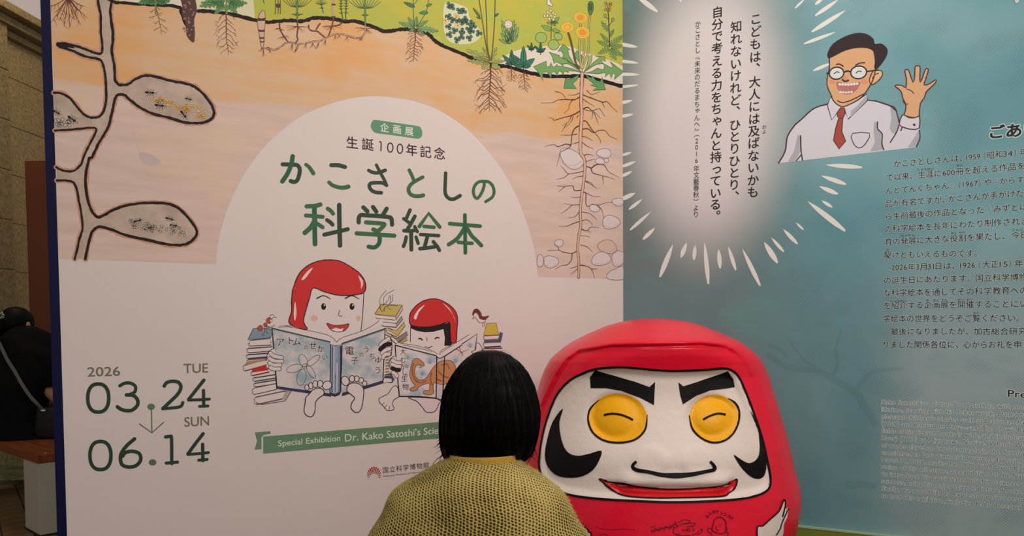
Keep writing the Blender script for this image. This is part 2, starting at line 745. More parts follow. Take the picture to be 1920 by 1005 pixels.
pr.poly([(205, -40), (330, -40), (350, 15), (365, 30), (335, 14), (280, 8), (225, 4)], PALE, .3)
pr.poly([(355, 45), (350, 14), (345, -40), (470, -40), (476, 10), (478, 36), (440, 27), (400, 21), (372, 20)], (206, 190, 150), .3)
pr.stroke(GL[:8], [6, 6, 6, 6, 6, 8, 7, 5], INK, 2, 6, jit=.3)
pr.stroke(GL[8:], [7] * 3 + [9, 9, 8, 7, 8, 7, 7, 7, 9, 8, 7, 8, 9, 8, 7, 7, 8, 8, 8, 8, 9, 8, 7, 7, 7, 8, 7, 6, 6, 6, 5.5, 6], INK, 2, 6, jit=.22)
pr.build()

# ant nest
pr = Print(wl, 'ant_nest_painting', 'painting of grey ant tunnels and chambers in the soil', base=2)
T1 = crop(90, 0, .2031)      # 1920 px crop of x 90-480, y 0-200
T2 = crop(90, 130, .17188)
T3 = crop(0, 0, .49751)
RIM = (188, 132, 108)
CLAY = noise_mat('tunnel_watercolour', (166, 140, 122), (194, 164, 146), (1, 1, 1), 9, .35, .65)
# walls of the shaft as traced lines
shaft_r = [T1(*p) for p in [(590, -60), (590, 10), (575, 90), (585, 200), (600, 340), (590, 480), (610, 600), (620, 740), (660, 785)]] + \
          [T2(*p) for p in [(800, 170), (870, 165), (960, 105), (1060, 70), (1170, 80), (1330, 125), (1500, 155), (1620, 205), (1720, 300), (1800, 420),
                            (1805, 510), (1740, 565), (1650, 585), (1500, 580), (1330, 530), (1130, 480), (980, 400), (880, 320), (830, 280), (770, 275), (735, 310),
                            (715, 400), (690, 500), (660, 620), (600, 730), (540, 830), (480, 960)]] + \
          [T3(*p) for p in [(335, 600), (322, 680), (335, 770), (362, 815), (385, 815), (430, 790), (490, 772), (560, 765), (640, 770), (690, 800),
                            (735, 855), (738, 890), (700, 920), (640, 922), (560, 905), (470, 885), (420, 865), (375, 855), (350, 870), (335, 910), (322, 976)]]
shaft_l = [T3(*p) for p in [(282, 976), (300, 900), (312, 850), (300, 770), (285, 700), (262, 682), (214, 680)]]
mid_l = [T3(*p) for p in [(212, 630), (235, 642), (275, 645), (305, 620), (320, 580), (345, 530), (362, 495), (355, 482), (300, 485), (250, 490), (207, 492)]]
up_l = [T3(*p) for p in [(203, 350), (230, 352), (265, 372), (300, 415), (330, 440), (368, 442), (390, 420), (400, 370), (398, 300), (390, 250), (375, 225),
                         (320, 212), (270, 190), (225, 176), (222, 165), (250, 165), (300, 178), (345, 195), (378, 203), (386, 180), (380, 120), (380, 60), (372, 20), (365, -40)]]
fill = shaft_r + shaft_l + mid_l + up_l
fill = smooth_line(shaft_r, 4) + smooth_line(shaft_l, 4) + smooth_line(mid_l, 4) + smooth_line(up_l, 4)
pr.poly(fill, CLAY, 2, raw=True)
for ln, w in ((shaft_r, 5.2), (shaft_l, 4.4), (mid_l, 4.2), (up_l, 4.6)):
    pr.stroke(ln, w + 5.5, RIM, 0, 4, jit=.25, raw=True)
    pr.stroke(ln, w, INK, 4, 5, jit=.22, raw=True)
pr.stroke([T1(95, 410), T1(150, 415), T1(240, 440)], [9, 10, 3], INK, 4, 4, jit=.3, raw=True)


def ant(x, y, s, rot, col=(30, 24, 28), fn=pr):
    a = rad(rot)
    c, q = math.cos(a), math.sin(a)
    def t(px, py): return (x + (px * c - py * q) * s, y + (px * q + py * c) * s)
    for px, r1, r2 in ((-5, 3.2, 2), (0, 1.9, 1.2), (4, 2, 1.7)):
        cx, cy = t(px, 0)
        fn.ellipse(cx, cy, r1 * s, r2 * s, col, rot=rot, layer=5, n=10)
    for k in (-1, 0, 1):
        for sd in (-1, 1):
            fn.stroke([t(k * 1.2, 0), t(k * 3 + 1, sd * 3), t(k * 5, sd * 5.4)], .7 * s, col, 5, 3)
    for sd in (-1, 1):
        fn.stroke([t(5, 0), t(8, sd * 1.5), t(10, sd * .6)], .5 * s, col, 5, 3)


for x, y, s_, r_ in ((1115, 255, 1.25, 5), (1220, 395, 1.25, 8), (1535, 325, .9, 12), (1480, 495, 1.2, 52)):
    ant(*T2(x, y), s_, r_)
for x, y, s_, r_ in ((265, 545, 1.3, 35), (95, 470, 1.1, 30)):
    ant(*T2(x, y), s_, r_)
for x, y, s_, r_ in ((520, 832, 1.1, -15), (560, 860, 1.1, -20), (640, 825, 1.1, 15), (655, 850, 1, 10)):
    ant(*T3(x, y), s_, r_)
rs = random.Random(3)
for k in range(46):                          # pupae heap in the upper chamber
    t = rs.random()
    x, y = 1160 + 560 * t, 320 + 170 * t + rs.uniform(-45, 45) * (.5 + t)
    cx, cy = T2(x, y)
    pr.ellipse(cx, cy, rs.uniform(3.6, 5.4), 1.7, rs.choice([(212, 160, 84), (204, 150, 72), (220, 176, 110)]), .6, (130, 80, 36), rs.uniform(-20, 70), 4.2 + k * .02, 10)
for k in range(44):                          # pale larvae outlines in the lower chamber
    t = rs.random()
    x, y = 480 + 220 * t, 838 + 34 * t + rs.uniform(-14, 20)
    cx, cy = T3(x, y)
    pr.ellipse(cx, cy, rs.uniform(2.8, 4.4), 2.1, (178, 158, 140), .7, (60, 44, 40), rs.uniform(0, 180), 4.2 + k * .02, 10)
for k in range(13):
    cx, cy = T2(rs.uniform(85, 235), rs.uniform(535, 620))
    pr.ellipse(cx, cy, 5, 3, (184, 166, 150), .8, (50, 38, 36), rs.uniform(0, 180), 4.2 + k * .02, 10)
# faint stain under the nest
pr.stroke([T3(502, 400), T3(500, 470), T3(515, 540), T3(530, 580)], 1.2, (192, 164, 152), 1, 4, raw=True)
pr.poly([T3(*p) for p in [(525, 575), (560, 578), (605, 605), (585, 622), (545, 618), (528, 600)]], (190, 162, 154), 1, 4, raw=True)
pr.build()

# plants -----------------------------------------------------------------
G1, G2, G3 = (104, 134, 74), (74, 112, 78), (128, 146, 84)
BR = (96, 52, 44)


def leaf(pr, base, tip, w, col=G1, teeth=0, ink=(44, 56, 40), layer=3, iw=.8, flat=0):
    (x0, y0), (x1, y1) = base, tip
    L = math.hypot(x1 - x0, y1 - y0)
    tx, ty = (x1 - x0) / L, (y1 - y0) / L
    nx, ny = -ty, tx
    A, B = [], []
    N = 9 if not teeth else teeth * 2 + 2
    for k in range(N + 1):
        t = k / N
        r = w / 2 * math.sin(math.pi * min(1, t ** (.75 if not flat else 1.35))) ** .8 if 0 < t < 1 else 0
        if teeth and 0 < t < .95: r *= (1.3 if k % 2 else .55)
        A.append((x0 + tx * L * t + nx * r, y0 + ty * L * t + ny * r))
        B.append((x0 + tx * L * t - nx * r, y0 + ty * L * t - ny * r))
    pts = A + B[-2:0:-1]
    pr.poly(pts, col, layer, 0 if teeth else 2, raw=True)
    pr.stroke(pts, iw, ink, layer + .4, 0 if teeth else 2, True, raw=True)
    pr.stroke([(x0, y0), (x0 + tx * L * .8, y0 + ty * L * .8)], iw * .8, ink, layer + .5, 0, raw=True)


def roots(pr, x, y, length, spread, n, w=1.6, lean=0, seed=1, col=BR, sub=2, layer=3):
    r = random.Random(seed)
    main = []
    for k in range(7):
        t = k / 6
        main.append((x + lean * t + r.uniform(-1, 1) * length * .02, y + length * t))
    pr.stroke(main, (w, .6), col, layer, 4, jit=.2, raw=True)
    for k in range(n):
        t = (k + .4) / n
        sd = -1 if k % 2 else 1
        bx, by = x + lean * t, y + length * t * .92
        R = spread * (math.sin(math.pi * (t * .72 + .2)) ** .7) * r.uniform(.7, 1.1)
        pts = [(bx, by)]
        for q in range(1, 4):
            pts.append((bx + sd * R * q / 3, by + R * (.10 + .25 * r.random()) * q + r.uniform(-1, 1)))
        pr.stroke(pts, (max(.7, w * .55), .4), col, layer, 3, jit=.2, raw=True)
        for q in range(sub):
            i = r.choice([1, 2])
            px, py = pts[i]
            s2 = R * r.uniform(.25, .45)
            pr.stroke([(px, py), (px + sd * s2 * .5, py + s2 * .5), (px + sd * s2 * .7, py + s2)], (.7, .35), col, layer, 2, raw=True)


pr = Print(wl, 'plant_painting', 'painting of meadow plants with their roots', base=9)
# ferny plant top left, its root fan
for k, (dx, dy) in enumerate([(-34, 44), (-26, 24), (-18, 40), (-8, 50), (3, 52), (12, 38), (24, 48), (36, 34), (22, 22), (-38, 12), (32, 12)]):
    pr.stroke([(128, -6), (128 + dx * .45, dy * .45), (128 + dx * .75, dy * .7 + 2), (128 + dx, dy)], (1.8, .5), BR, 3, 4, jit=.2)
    for q in range(3):
        t = .45 + .18 * q
        sx_, sy_ = 128 + dx * t, dy * t
        pr.stroke([(sx_, sy_), (sx_ + rs.uniform(-5, 5), sy_ + 7), (sx_ + rs.uniform(-8, 8), sy_ + 12)], (.9, .4), BR, 3, 2)
# stump root
pr.poly([T1(*p) for p in [(1225, -40), (1240, 60), (1235, 120), (1270, 220), (1280, 330), (1345, 395), (1355, 300), (1350, 180), (1375, 90), (1340, -40)]], (84, 56, 52), 3, 3, raw=True)
for k in range(26):
    x, y = T1(rs.uniform(1250, 1350), rs.uniform(-20, 340))
    pr.ellipse(x, y, 2.4, 1.3, (148, 106, 92), 0, rot=rs.uniform(0, 180), layer=3.5, n=8)
# parsley-like plants
for cx, top, sd in ((291, -2, 1), (424, 4, 2)):
    r_ = random.Random(sd)
    for k in range(15):
        a = rad(-200 + 220 * k / 14) if sd == 2 else rad(170 - 160 * k / 14)
        R = r_.uniform(18, 52 if sd == 2 else 38)
        ex, ey = cx + math.cos(a) * R, top + 6 + abs(math.sin(a)) * R * (.45 if sd == 2 else .2) * (1 if k % 2 else -.6)
        leaf(pr, (cx + (ex - cx) * .25, top + (ey - top) * .25), (ex, ey), 11, (96, 138, 76), 4, (50, 80, 52))
    pr.stroke([(cx, -20), (cx + 1, 26)], 3, (110, 118, 70), 4.5)
roots(pr, 291, 8, 56, 17, 9, 1.6, 12, 5)
roots(pr, 422, 20, 84, 26, 15, 2.2, 6, 6)
# dock-like stem and horsetails
TA = crop(480, 0, .125)
pr.poly([TA(*p) for p in [(20, 330), (50, 220), (90, 165), (130, 180), (138, 330), (125, 480), (120, 640), (100, 720), (75, 690), (45, 500)]], (196, 160, 132), 5, 3, raw=True)
pr.stroke([TA(*p) for p in [(20, 330), (50, 220), (90, 165), (130, 180), (138, 330), (125, 480), (120, 640), (100, 720), (75, 690), (45, 500)]], 1, BR, 6, 3, True, raw=True)
for y0, y1, xa, xb in ((265, 315, 28, 136), (440, 480, 40, 124), (550, 585, 52, 124), (610, 640, 64, 120)):
    pr.poly([TA(xa, y0), TA((xa + xb) / 2, y0 + 14), TA(xb, y0), TA(xb, y1), TA(xa, y1)], (84, 44, 48), 5.6, raw=True)
rhiz = [TA(*p) for p in [(100, 715), (200, 735), (270, 750), (340, 725), (400, 680), (460, 640), (540, 640), (600, 660), (700, 655), (800, 635), (880, 620), (950, 618),
                         (1010, 590), (1060, 560), (1130, 530), (1200, 512), (1300, 515), (1400, 545), (1500, 575), (1570, 565), (1620, 520), (1640, 440), (1640, 380)]]
pr.stroke(rhiz, 3.2, (108, 66, 56), 4, 4, jit=.2, raw=True)
pr.stroke(rhiz, 1.3, (190, 152, 128), 4.5, 4, jit=.6, raw=True)
for P_ in ([(350, 350), (360, 440), (400, 520), (440, 580), (490, 640)], [(620, 330), (625, 450), (615, 540), (625, 600), (580, 650)],
           [(790, 380), (800, 440), (850, 465), (920, 470), (980, 520), (1040, 570)], [(960, 355), (930, 395), (905, 440)],
           [(1165, 60), (1145, 140), (1165, 240), (1150, 330), (1130, 420), (1090, 530)], [(1165, 390), (1230, 380), (1290, 345)]):
    pr.stroke([TA(*p) for p in P_], 2.8, (104, 62, 54), 4, 4, jit=.25, raw=True)
pr.stroke([TA(1170, -30), TA(1150, 80), TA(1140, 150), TA(1165, 250)], 4.5, (176, 140, 112), 4.7, 4, raw=True)
pr.stroke([TA(1140, 70), TA(1185, 72)], 3, (84, 44, 48), 5, 0, raw=True)
pr.stroke([TA(1140, 255), TA(1185, 260)], 3, (84, 44, 48), 5, 0, raw=True)
for x, y, L_ in ((105, 720, 17), (205, 745, 7), (545, 650, 16), (620, 680, 15), (640, 680, 13), (750, 660, 9), (850, 650, 11), (940, 640, 13), (1045, 600, 10), (1190, 530, 10),
                 (1245, 530, 6), (1370, 550, 9), (1560, 575, 5), (1590, 570, 5)):
    bx, by = TA(x, y)
    for q in range(3):
        dx = rs.uniform(-1, 1) * L_ * .6
        pr.stroke([(bx, by), (bx + dx * .5, by + L_ * .5), (bx + dx, by + L_ * rs.uniform(.8, 1.1))], (1.1, .4), BR, 3.5, 3, raw=True)
for bx, by, R in ((620, 400, 22), (355, 430, 9), (400, 550, 12), (1150, 390, 19), (1640, 430, 20), (100, 720, 14)):
    bx, by = TA(bx, by)
    for q in range(9):
        a = rad(rs.uniform(-30, 210))
        pr.stroke([(bx, by), (bx + math.cos(a) * R * .5, by + math.sin(a) * R * .25), (bx + math.cos(a) * R, by + math.sin(a) * R * .5 + 1)], (.9, .35), BR, 3.5, 3, raw=True)
for cx, y1, y0, R, nh in ((618, 300, -40, 215, 11), (1637, 360, -40, 240, 11)):     # horsetail umbrellas
    hub = 110 if cx < 1000 else 130
    a_, b_ = TA(cx - 4, y0), TA(cx, y1)
    pr.stroke([a_, b_], 3.2, (56, 84, 56), 5, 0, raw=True)
    pr.stroke([a_, b_], 1.4, (112, 134, 84), 5.4, 0, raw=True)
    for k in range(nh):
        t = -1 + 2 * k / (nh - 1)
        pr.stroke([TA(cx, hub), TA(cx + t * R * .5, hub - 20 - 40 * (1 - abs(t))), TA(cx + t * R, hub - 110 - 70 * (1 - abs(t)))], (1.5, .9), (62, 88, 60), 5, 4, raw=True)
    yy = 240 if cx < 1000 else 250
    for k in range(9):
        t = -1 + 2 * k / 8
        R2 = 95 if cx < 1000 else 60
        pr.stroke([TA(cx, yy), TA(cx + t * R2 * .6, yy - 20), TA(cx + t * R2, yy - 62 * (1.1 - abs(t) * .5) + 12)], (1.2, .7), (56, 80, 56), 5, 3, raw=True)
for cx, y1, w_ in ((1275, 300, 2), (1350, 310, 2)):
    pr.stroke([TA(cx + 5, -40), TA(cx, 120), TA(cx + 30 if cx < 1300 else cx - 8, y1)], 2, (64, 84, 56), 5, 4, raw=True)
    for yy in (20, 60, 100, 140, 200):
        for s_ in (-1, 1):
            pr.stroke([TA(cx, yy), TA(cx + s_ * 34, yy - 14)], (1.8, .8), (58, 80, 54), 5, 0, raw=True)
pr.stroke([TA(975, -10), TA(985, 100), TA(1010, 190)], 1.8, (64, 84, 56), 5, 3, raw=True)
for k in range(9):
    t = -1 + k / 4
    pr.stroke([TA(978, 78), TA(978 + t * 60, 55), TA(978 + t * 92, 60 - 80 * (1.2 - abs(t)))], (1.2, .7), (62, 88, 60), 5, 3, raw=True)
for s_ in (-1, 1):
    pr.stroke([TA(985, 120), TA(985 + s_ * 36, 124)], (2, .8), (58, 80, 54), 5, 0, raw=True)
for xx in (290, 330, 362):
    pr.stroke([TA(xx, -20), TA(xx + 4, 110), TA(xx - 4 if xx < 330 else xx, 212)], 1.4, BR, 5, 3, raw=True)
pr.poly([TA(*p) for p in [(285, 60), (360, 55), (368, 110), (350, 120), (290, 110)]], (92, 52, 52), 5, raw=True)
pr.stroke([TA(100, -30), TA(125, 66)], (2.4, .8), (62, 96, 56), 5, 0, raw=True)

# dandelion-leaved plant at x 778
TB = crop(700, 0, .125)
for b_, t_, w_, tt in (((620, 420), (380, 335), 74, 4), ((615, 410), (520, 260), 60, 0), ((640, 400), (648, 250), 50, 0), ((650, 400), (820, 310), 56, 4),
                       ((650, 425), (980, 470), 86, 5), ((620, 430), (530, 475), 50, 2), ((660, 440), (770, 530), 60, 3)):
    leaf(pr, TB(*b_), TB(*t_), w_ * .125, (118, 146, 92), tt)
pr.stroke([TB(600, -30), TB(595, 120), TB(610, 380)], 1.6, (84, 88, 56), 4.5, 3, raw=True)
pr.stroke([TB(830, -30), TB(800, 160), TB(740, 270), TB(650, 410)], 1.4, (84, 88, 56), 4.5, 3, raw=True)
leaf(pr, TB(620, 105), TB(455, 35), 7, G2, layer=5)
leaf(pr, TB(820, 190), TB(685, 195), 7, (76, 130, 92), layer=5)
leaf(pr, TB(790, 90), TB(880, 62), 5, G1, layer=5)
pr.stroke([TB(600, 80), TB(670, -10)], 1.3, (84, 88, 56), 4.5, 0, raw=True)
roots(pr, *TB(632, 440), 62, 20, 20, 2.2, -4, 11)
# trefoil clump
pr.poly([TB(*p) for p in [(1070, 60), (1200, 45), (1400, 120), (1440, 260), (1560, 400), (1620, 520), (1500, 640), (1240, 660), (1090, 560), (1050, 330)]], (202, 192, 156), 2.4, 4, raw=True)
cl = [(1140, 80), (1180, 110), (1290, 160), (1350, 170), (1125, 250), (1190, 300), (1370, 290), (1330, 330), (1470, 350), (1130, 400), (1220, 460), (1330, 470), (1430, 440),
      (1470, 470), (1140, 520), (1255, 600), (1320, 555), (1440, 570), (1580, 500), (1390, 330), (1260, 310), (1500, 390)]
for k, (x, y) in enumerate(cl):
    cx, cy = TB(x, y)
    for q in range(3):
        a = rad(120 * q + 47 * k)
        leaf(pr, (cx, cy), (cx + 6.5 * math.cos(a), cy + 6.5 * math.sin(a)), 6, (82, 116, 92), 0, (34, 56, 46), 3.5 + k * .03, 1.0, 1)
for x, y in ((1245, 245), (1265, 385), (1080, 310)):
    cx, cy = TB(x, y)
    for q in range(5):
        a = rad(72 * q + 10)
        pr.ellipse(cx + 3.2 * math.cos(a), cy + 3.2 * math.sin(a), 3, 1.7, (222, 202, 132), .8, (166, 112, 56), rot=72 * q + 10, layer=5, n=10)
# tall-stalked rosette at x 917
TC = crop(870, 80, .13925)
for x0_, x1_, x2_ in ((252, 300, 347), (400, 315, 352), (590, 400, 366)):
    px0 = 870 + x0_ * .0995
    pr.stroke([(px0, -20), (lerp(px0, TC(x1_, 100)[0], .6), 45), TC(x1_ if x1_ < 390 else 385, 60), TC(x2_, 240)], (1.8, 2.4), (104, 78, 44), 5.2, 4, raw=True)
lv = [((340, 250), (25, 90), 90, 3), ((330, 280), (35, 240), 60, 4), ((340, 200), (245, 60), 44, 2), ((345, 280), (240, 350), 100, 2), ((370, 230), (440, 60), 60, 2),
      ((370, 270), (560, 245), 56, 4), ((370, 290), (490, 345), 80, 2), ((340, 230), (190, 190), 60, 3), ((330, 260), (120, 200), 50, 3)]
for b_, t_, w_, tt in lv:
    leaf(pr, TC(*b_), TC(*t_), w_ * .139, (150, 152, 88), tt, (86, 76, 40))
roots(pr, *TC(360, 320), 84, 36, 24, 3, -4, 21, sub=3)
leaf(pr, (900, 32), (887, 15), 4, G1, layer=5)
pr.stroke([(887, 17), (900, 34)], 1.2, (90, 84, 48), 5, 0)
leaf(pr, (901, 35), (893, 32), 3, G1, layer=5)
leaf(pr, (927, 31), (935, 25), 4, G2, layer=5)
# butterbur bud
TD = crop(870, 0, .0995)
for b_, t_, w_ in (((850, 780), (700, 460), 90), ((850, 740), (710, 380), 70), ((870, 740), (945, 380), 80), ((880, 760), (975, 450), 90), ((900, 780), (1030, 515), 90),
                   ((830, 800), (690, 620), 70), ((900, 790), (1015, 660), 80), ((820, 820), (655, 740), 50), ((850, 830), (800, 560), 110), ((860, 830), (900, 520), 110)):
    leaf(pr, TD(*b_), TD(*t_), w_ * .0995, (140, 164, 96), layer=3.4)
pr.ellipse(*TD(835, 460), 7.6, 8, (226, 210, 176), .9, (104, 80, 48), layer=4.6)
for k in range(8):
    a = 45 * k
    pr.ellipse(TD(835, 460)[0] + 4.4 * math.cos(rad(a)), TD(835, 460)[1] + 4.6 * math.sin(rad(a)), 1.9, 1.9, (230, 216, 190), .6, (130, 92, 60), layer=5 + k * .02, n=8)
# small dark seedlings
def seedling(x, y, s, layer=4, col=(58, 110, 84)):
    for dx, dy, w_ in ((0, -2.5, .62), (-1.35, -1.7, .6), (1.15, -1.2, .62), (-.95, -.45, .42), (.75, -.4, .4)):
        leaf(pr, (x, y - s * .35), (x + dx * s, y + dy * s), w_ * s, col, 0, (28, 52, 44), layer, .9)
    pr.stroke([(x, y - s * .6), (x, y + s * .25)], 1.4, (36, 52, 44), layer, 0)
seedling(*TC(640, 320), 12.5)
seedling(*TC(800, 370), 18)
seedling(*TC(908, 110), 6.2)
seedling(*TC(1030, 145), 8.4)
roots(pr, *TC(640, 340), 26, 11, 10, 1.6, 0, 31)
roots(pr, *TC(805, 385), 38, 13, 13, 1.8, 2, 32)
# cress with round leaves, x 1033
TE = crop(1000, 0, .0995)
for x, y, rx, ry, rt in ((145, 710, 11, 10, 0), (380, 845, 10.5, 9.5, 10), (465, 690, 8, 6.5, 25)):
    pr.ellipse(*TE(x, y), rx, ry, (150, 166, 86), 1, (66, 78, 44), rt, 3.4)
for b_, t_, w_ in (((335, 570), (150, 480), 90), ((350, 560), (510, 600), 70), ((350, 430), (490, 330), 80), ((340, 430), (250, 430), 50), ((360, 420), (410, 490), 50), ((365, 410), (470, 440), 50)):
    leaf(pr, TE(*b_), TE(*t_), w_ * .0995, (134, 158, 84), layer=3.8)
pr.stroke([TE(340, 370), TE(335, 560), TE(330, 740)], 1.6, (90, 80, 48), 4, 3, raw=True)
for x, y in ((325, 200), (270, 235), (370, 245), (410, 270), (265, 295), (330, 300), (300, 355), (375, 370), (400, 320), (210, 300)):
    pr.ellipse(*TE(x, y), 2, 3, (218, 200, 150), .8, (92, 74, 48), rs.uniform(-30, 30), 4.6, 10)
# small white shoe of a painted figure at the top
pr.outline([TE(*p) for p in [(262, -60), (300, -60), (315, 30), (362, 95), (355, 118), (300, 105), (250, 75), (262, 30)]], (206, 200, 204), .9, (70, 60, 70), 4)
# mustard-like plant at x 1142
for b_, t_, w_, tt in (((1430, 880), (1200, 770), 80, 4), ((1420, 800), (1260, 630), 70, 4), ((1450, 860), (1690, 670), 110, 5), ((1430, 920), (1215, 1010), 90, 4),
                       ((1460, 910), (1705, 850), 80, 5), ((1440, 930), (1560, 1130), 110, 4), ((1460, 930), (1700, 1060), 90, 4), ((1420, 590), (1275, 400), 80, 3), ((1440, 690), (1520, 550), 60, 2)):
    leaf(pr, TE(*b_), TE(*t_), w_ * .0995, (124, 142, 78), tt, (66, 70, 40))
pr.stroke([TE(1405, 200), TE(1420, 450), TE(1438, 880)], (1.8, 2.2), (84, 56, 44), 5, 3, raw=True)
for p_, q_ in (((1415, 370), (1350, 300)), ((1435, 480), (1500, 370)), ((1415, 190), (1450, 220))):
    pr.stroke([TE(*p_), TE(*q_)], 1.2, (84, 66, 44), 5, 0, raw=True)
for x, y in ((1350, 300), (1495, 370)):
    pr.ellipse(*TE(x, y), 2.6, 3.6, (150, 140, 86), .8, (74, 60, 40), 0, 5.4, 10)
for k in range(14):
    pr.ellipse(*TE(1400 + rs.uniform(-55, 65), 120 + rs.uniform(-75, 100)), 2.4, 2.1, (198, 158, 84), .8, (92, 62, 44), 0, 5.2 + .03 * k, 8)
# dandelion ---------------------------------------------------------------
TG = crop(990, 80, .11942)
def jag(pts, col=(112, 146, 84)):
    pr.outline([TG(*p) for p in pts], col, 1, (56, 66, 40), 5, 0, 0)
jag([(850, 480), (700, 410), (560, 380), (545, 340), (520, 375), (470, 370), (455, 335), (430, 375), (385, 380), (360, 310), (335, 375), (290, 375), (290, 290), (80, 380), (150, 450),
     (235, 600), (225, 470), (300, 460), (360, 560), (370, 465), (420, 460), (460, 530), (480, 450), (520, 455), (560, 520), (570, 450), (640, 470), (640, 440), (760, 450)])
jag([(850, 470), (720, 330), (640, 200), (625, 110), (660, 115), (550, 20), (470, 140), (520, 130), (555, 180), (540, 250), (600, 250), (620, 300), (700, 340)])
jag([(840, 470), (740, 360), (600, 270), (470, 215), (500, 205), (330, 150), (380, 220), (410, 330), (450, 300), (520, 340), (620, 330), (700, 370)], (122, 150, 84))
jag([(850, 480), (1000, 455), (1090, 400), (1180, 430), (1200, 370), (1170, 320), (1240, 360), (1310, 400), (1330, 370), (1290, 300), (1500, 460), (1350, 580), (1370, 500), (1330, 480),
     (1305, 570), (1280, 480), (1210, 540), (1210, 470), (1100, 490), (1000, 480)])
jag([(870, 470), (960, 380), (1040, 300), (1130, 230), (1060, 215), (1210, 220), (1215, 300), (1160, 270), (1170, 330), (1080, 340), (1020, 370)], (122, 150, 84))
jag([(850, 470), (820, 330), (740, 230), (730, 180), (765, 120), (840, 200), (860, 300)])
jag([(880, 460), (930, 330), (950, 210), (1005, 195), (1000, 280), (950, 380)], (150, 160, 84))
jag([(800, 500), (690, 560), (620, 580), (590, 550), (560, 720), (760, 720), (700, 640), (770, 580)], (92, 136, 84))
jag([(900, 500), (990, 560), (1010, 520), (1060, 590), (1130, 610), (1165, 540), (1180, 620), (1220, 740), (1020, 750), (1080, 700), (980, 670), (1030, 640), (950, 580)], (92, 136, 84))
for P_ in ([(655, 620), (700, 760), (745, 960), (800, 1190), (870, 1280)], [(880, 700), (865, 900), (880, 1100), (895, 1280)], [(950, 740), (955, 960), (925, 1150), (910, 1280)],
           [(1072, 270), (1045, 500), (1040, 900), (985, 1120), (930, 1280)], [(885, 440), (890, 520)]):
    pts = [TE(*p) for p in P_]
    pr.stroke(pts, 4.2, (92, 76, 44), 6, 4, raw=True)
    pr.stroke(pts, 2.6, (176, 160, 92), 6.3, 4, raw=True)
def dandelion(x, y, rx, ry, rt, lay):
    cx, cy = TE(x, y)
    for ring, (rr, col) in enumerate(((1, (226, 178, 72)), (.72, (222, 166, 60)), (.45, (214, 134, 52)))):
        n = 26 - ring * 6
        pts = []
        for k in range(n * 2):
            a = 2 * math.pi * k / (n * 2)
            q = rr * (1.06 if k % 2 else .84)
            X, Y = rx * q * math.cos(a), ry * q * math.sin(a)
            c_, s_ = math.cos(rad(rt)), math.sin(rad(rt))
            pts.append((cx + X * c_ - Y * s_, cy + X * s_ + Y * c_))
        pr.poly(pts, col, lay + ring * .3, raw=True)
        pr.stroke(pts, .6, (172, 104, 44), lay + ring * .3 + .15, 0, True, raw=True)
dandelion(885, 335, 13.5, 10.5, 10, 7)
dandelion(640, 515, 12.5, 9.8, 0, 7)
dandelion(925, 615, 14, 11.6, 15, 8.2)
pr.outline([TE(*p) for p in [(1035, 60), (1080, 25), (1120, 60), (1128, 170), (1095, 270), (1055, 275), (1025, 170)]], (96, 112, 72), 1, (50, 58, 40), 7)
for k in range(5):
    pr.stroke([TE(1045 + 15 * k, 60), TE(1050 + 12 * k, 200)], .8, (50, 60, 44), 7.8, 0, raw=True)
# tap root
TR = crop(1000, 170, .17914)
TS = crop(1000, 340, .18908)
tap = [(1091.5, 138), (1091, 150)] + [TR(*p) for p in [(503, 0), (500, 120), (505, 260), (495, 420), (492, 560), (497, 660), (530, 710), (538, 800), (532, 900), (520, 1005)]] + \
      [TS(*p) for p in [(485, 100), (470, 220), (465, 330), (470, 440), (447, 560), (440, 680), (450, 800), (448, 955)]]
pr.stroke(tap, (7.2, 4.6), (92, 56, 46), 5, 4, jit=.12, raw=True)
pr.stroke(tap, (5.0, 2.8), (206, 160, 136), 5.4, 4, jit=.12, raw=True)
for P_ in ([(490, 60), (430, 95), (340, 92), (250, 100), (200, 125), (78, 130)], [(230, 10), (300, 30), (345, 92)], [(410, 95), (375, 150), (370, 190), (320, 240)], [(490, 20), (430, 45), (360, 45)],
           [(485, 215), (400, 260), (300, 285), (220, 310), (200, 290), (155, 278)], [(400, 260), (370, 320), (300, 370)], [(415, 270), (400, 320), (340, 385)], [(345, 350), (320, 395), (293, 430)],
           [(485, 365), (430, 400), (400, 480), (390, 580), (330, 620), (280, 650), (265, 720), (243, 790)], [(390, 570), (340, 560), (260, 585), (210, 565), (120, 585)], [(475, 540), (400, 560)],
           [(520, 45), (600, 75), (720, 120), (770, 115), (820, 170), (880, 225)], [(720, 120), (745, 180)], [(520, 90), (580, 130), (640, 165)], [(560, 0), (610, 40), (700, 10)],
           [(520, 190), (570, 175), (620, 210), (690, 190), (750, 275)], [(520, 190), (570, 210), (640, 225), (700, 290)], [(625, 220), (610, 300)], [(635, 230), (680, 345)],
           [(520, 320), (550, 320), (600, 390), (640, 440), (690, 500), (705, 555)], [(515, 405), (570, 400), (630, 440), (690, 415), (750, 420), (800, 475), (880, 512)], [(515, 480), (560, 490), (620, 525)],
           [(500, 530), (560, 580), (630, 612)], [(530, 680), (570, 665), (625, 680)], [(545, 745), (590, 730), (645, 715)],
           [(550, 795), (600, 810), (620, 860), (700, 885), (780, 905), (855, 930)], [(610, 810), (660, 775), (740, 780), (790, 850), (898, 908)], [(725, 900), (732, 985)],
           [(520, 845), (370, 870), (320, 820), (285, 787)], [(370, 870), (320, 910), (240, 930)], [(515, 895), (450, 905), (405, 930)], [(545, 945), (610, 970), (625, 1003)],
           [(455, 455), (380, 465), (285, 465)], [(470, 260), (450, 290)]):
    w0 = 2.4 if len(P_) > 4 else 1.5
    pr.stroke([TR(*p) for p in P_], (w0, .6), (88, 50, 44), 4.6, 4, jit=.25, raw=True)
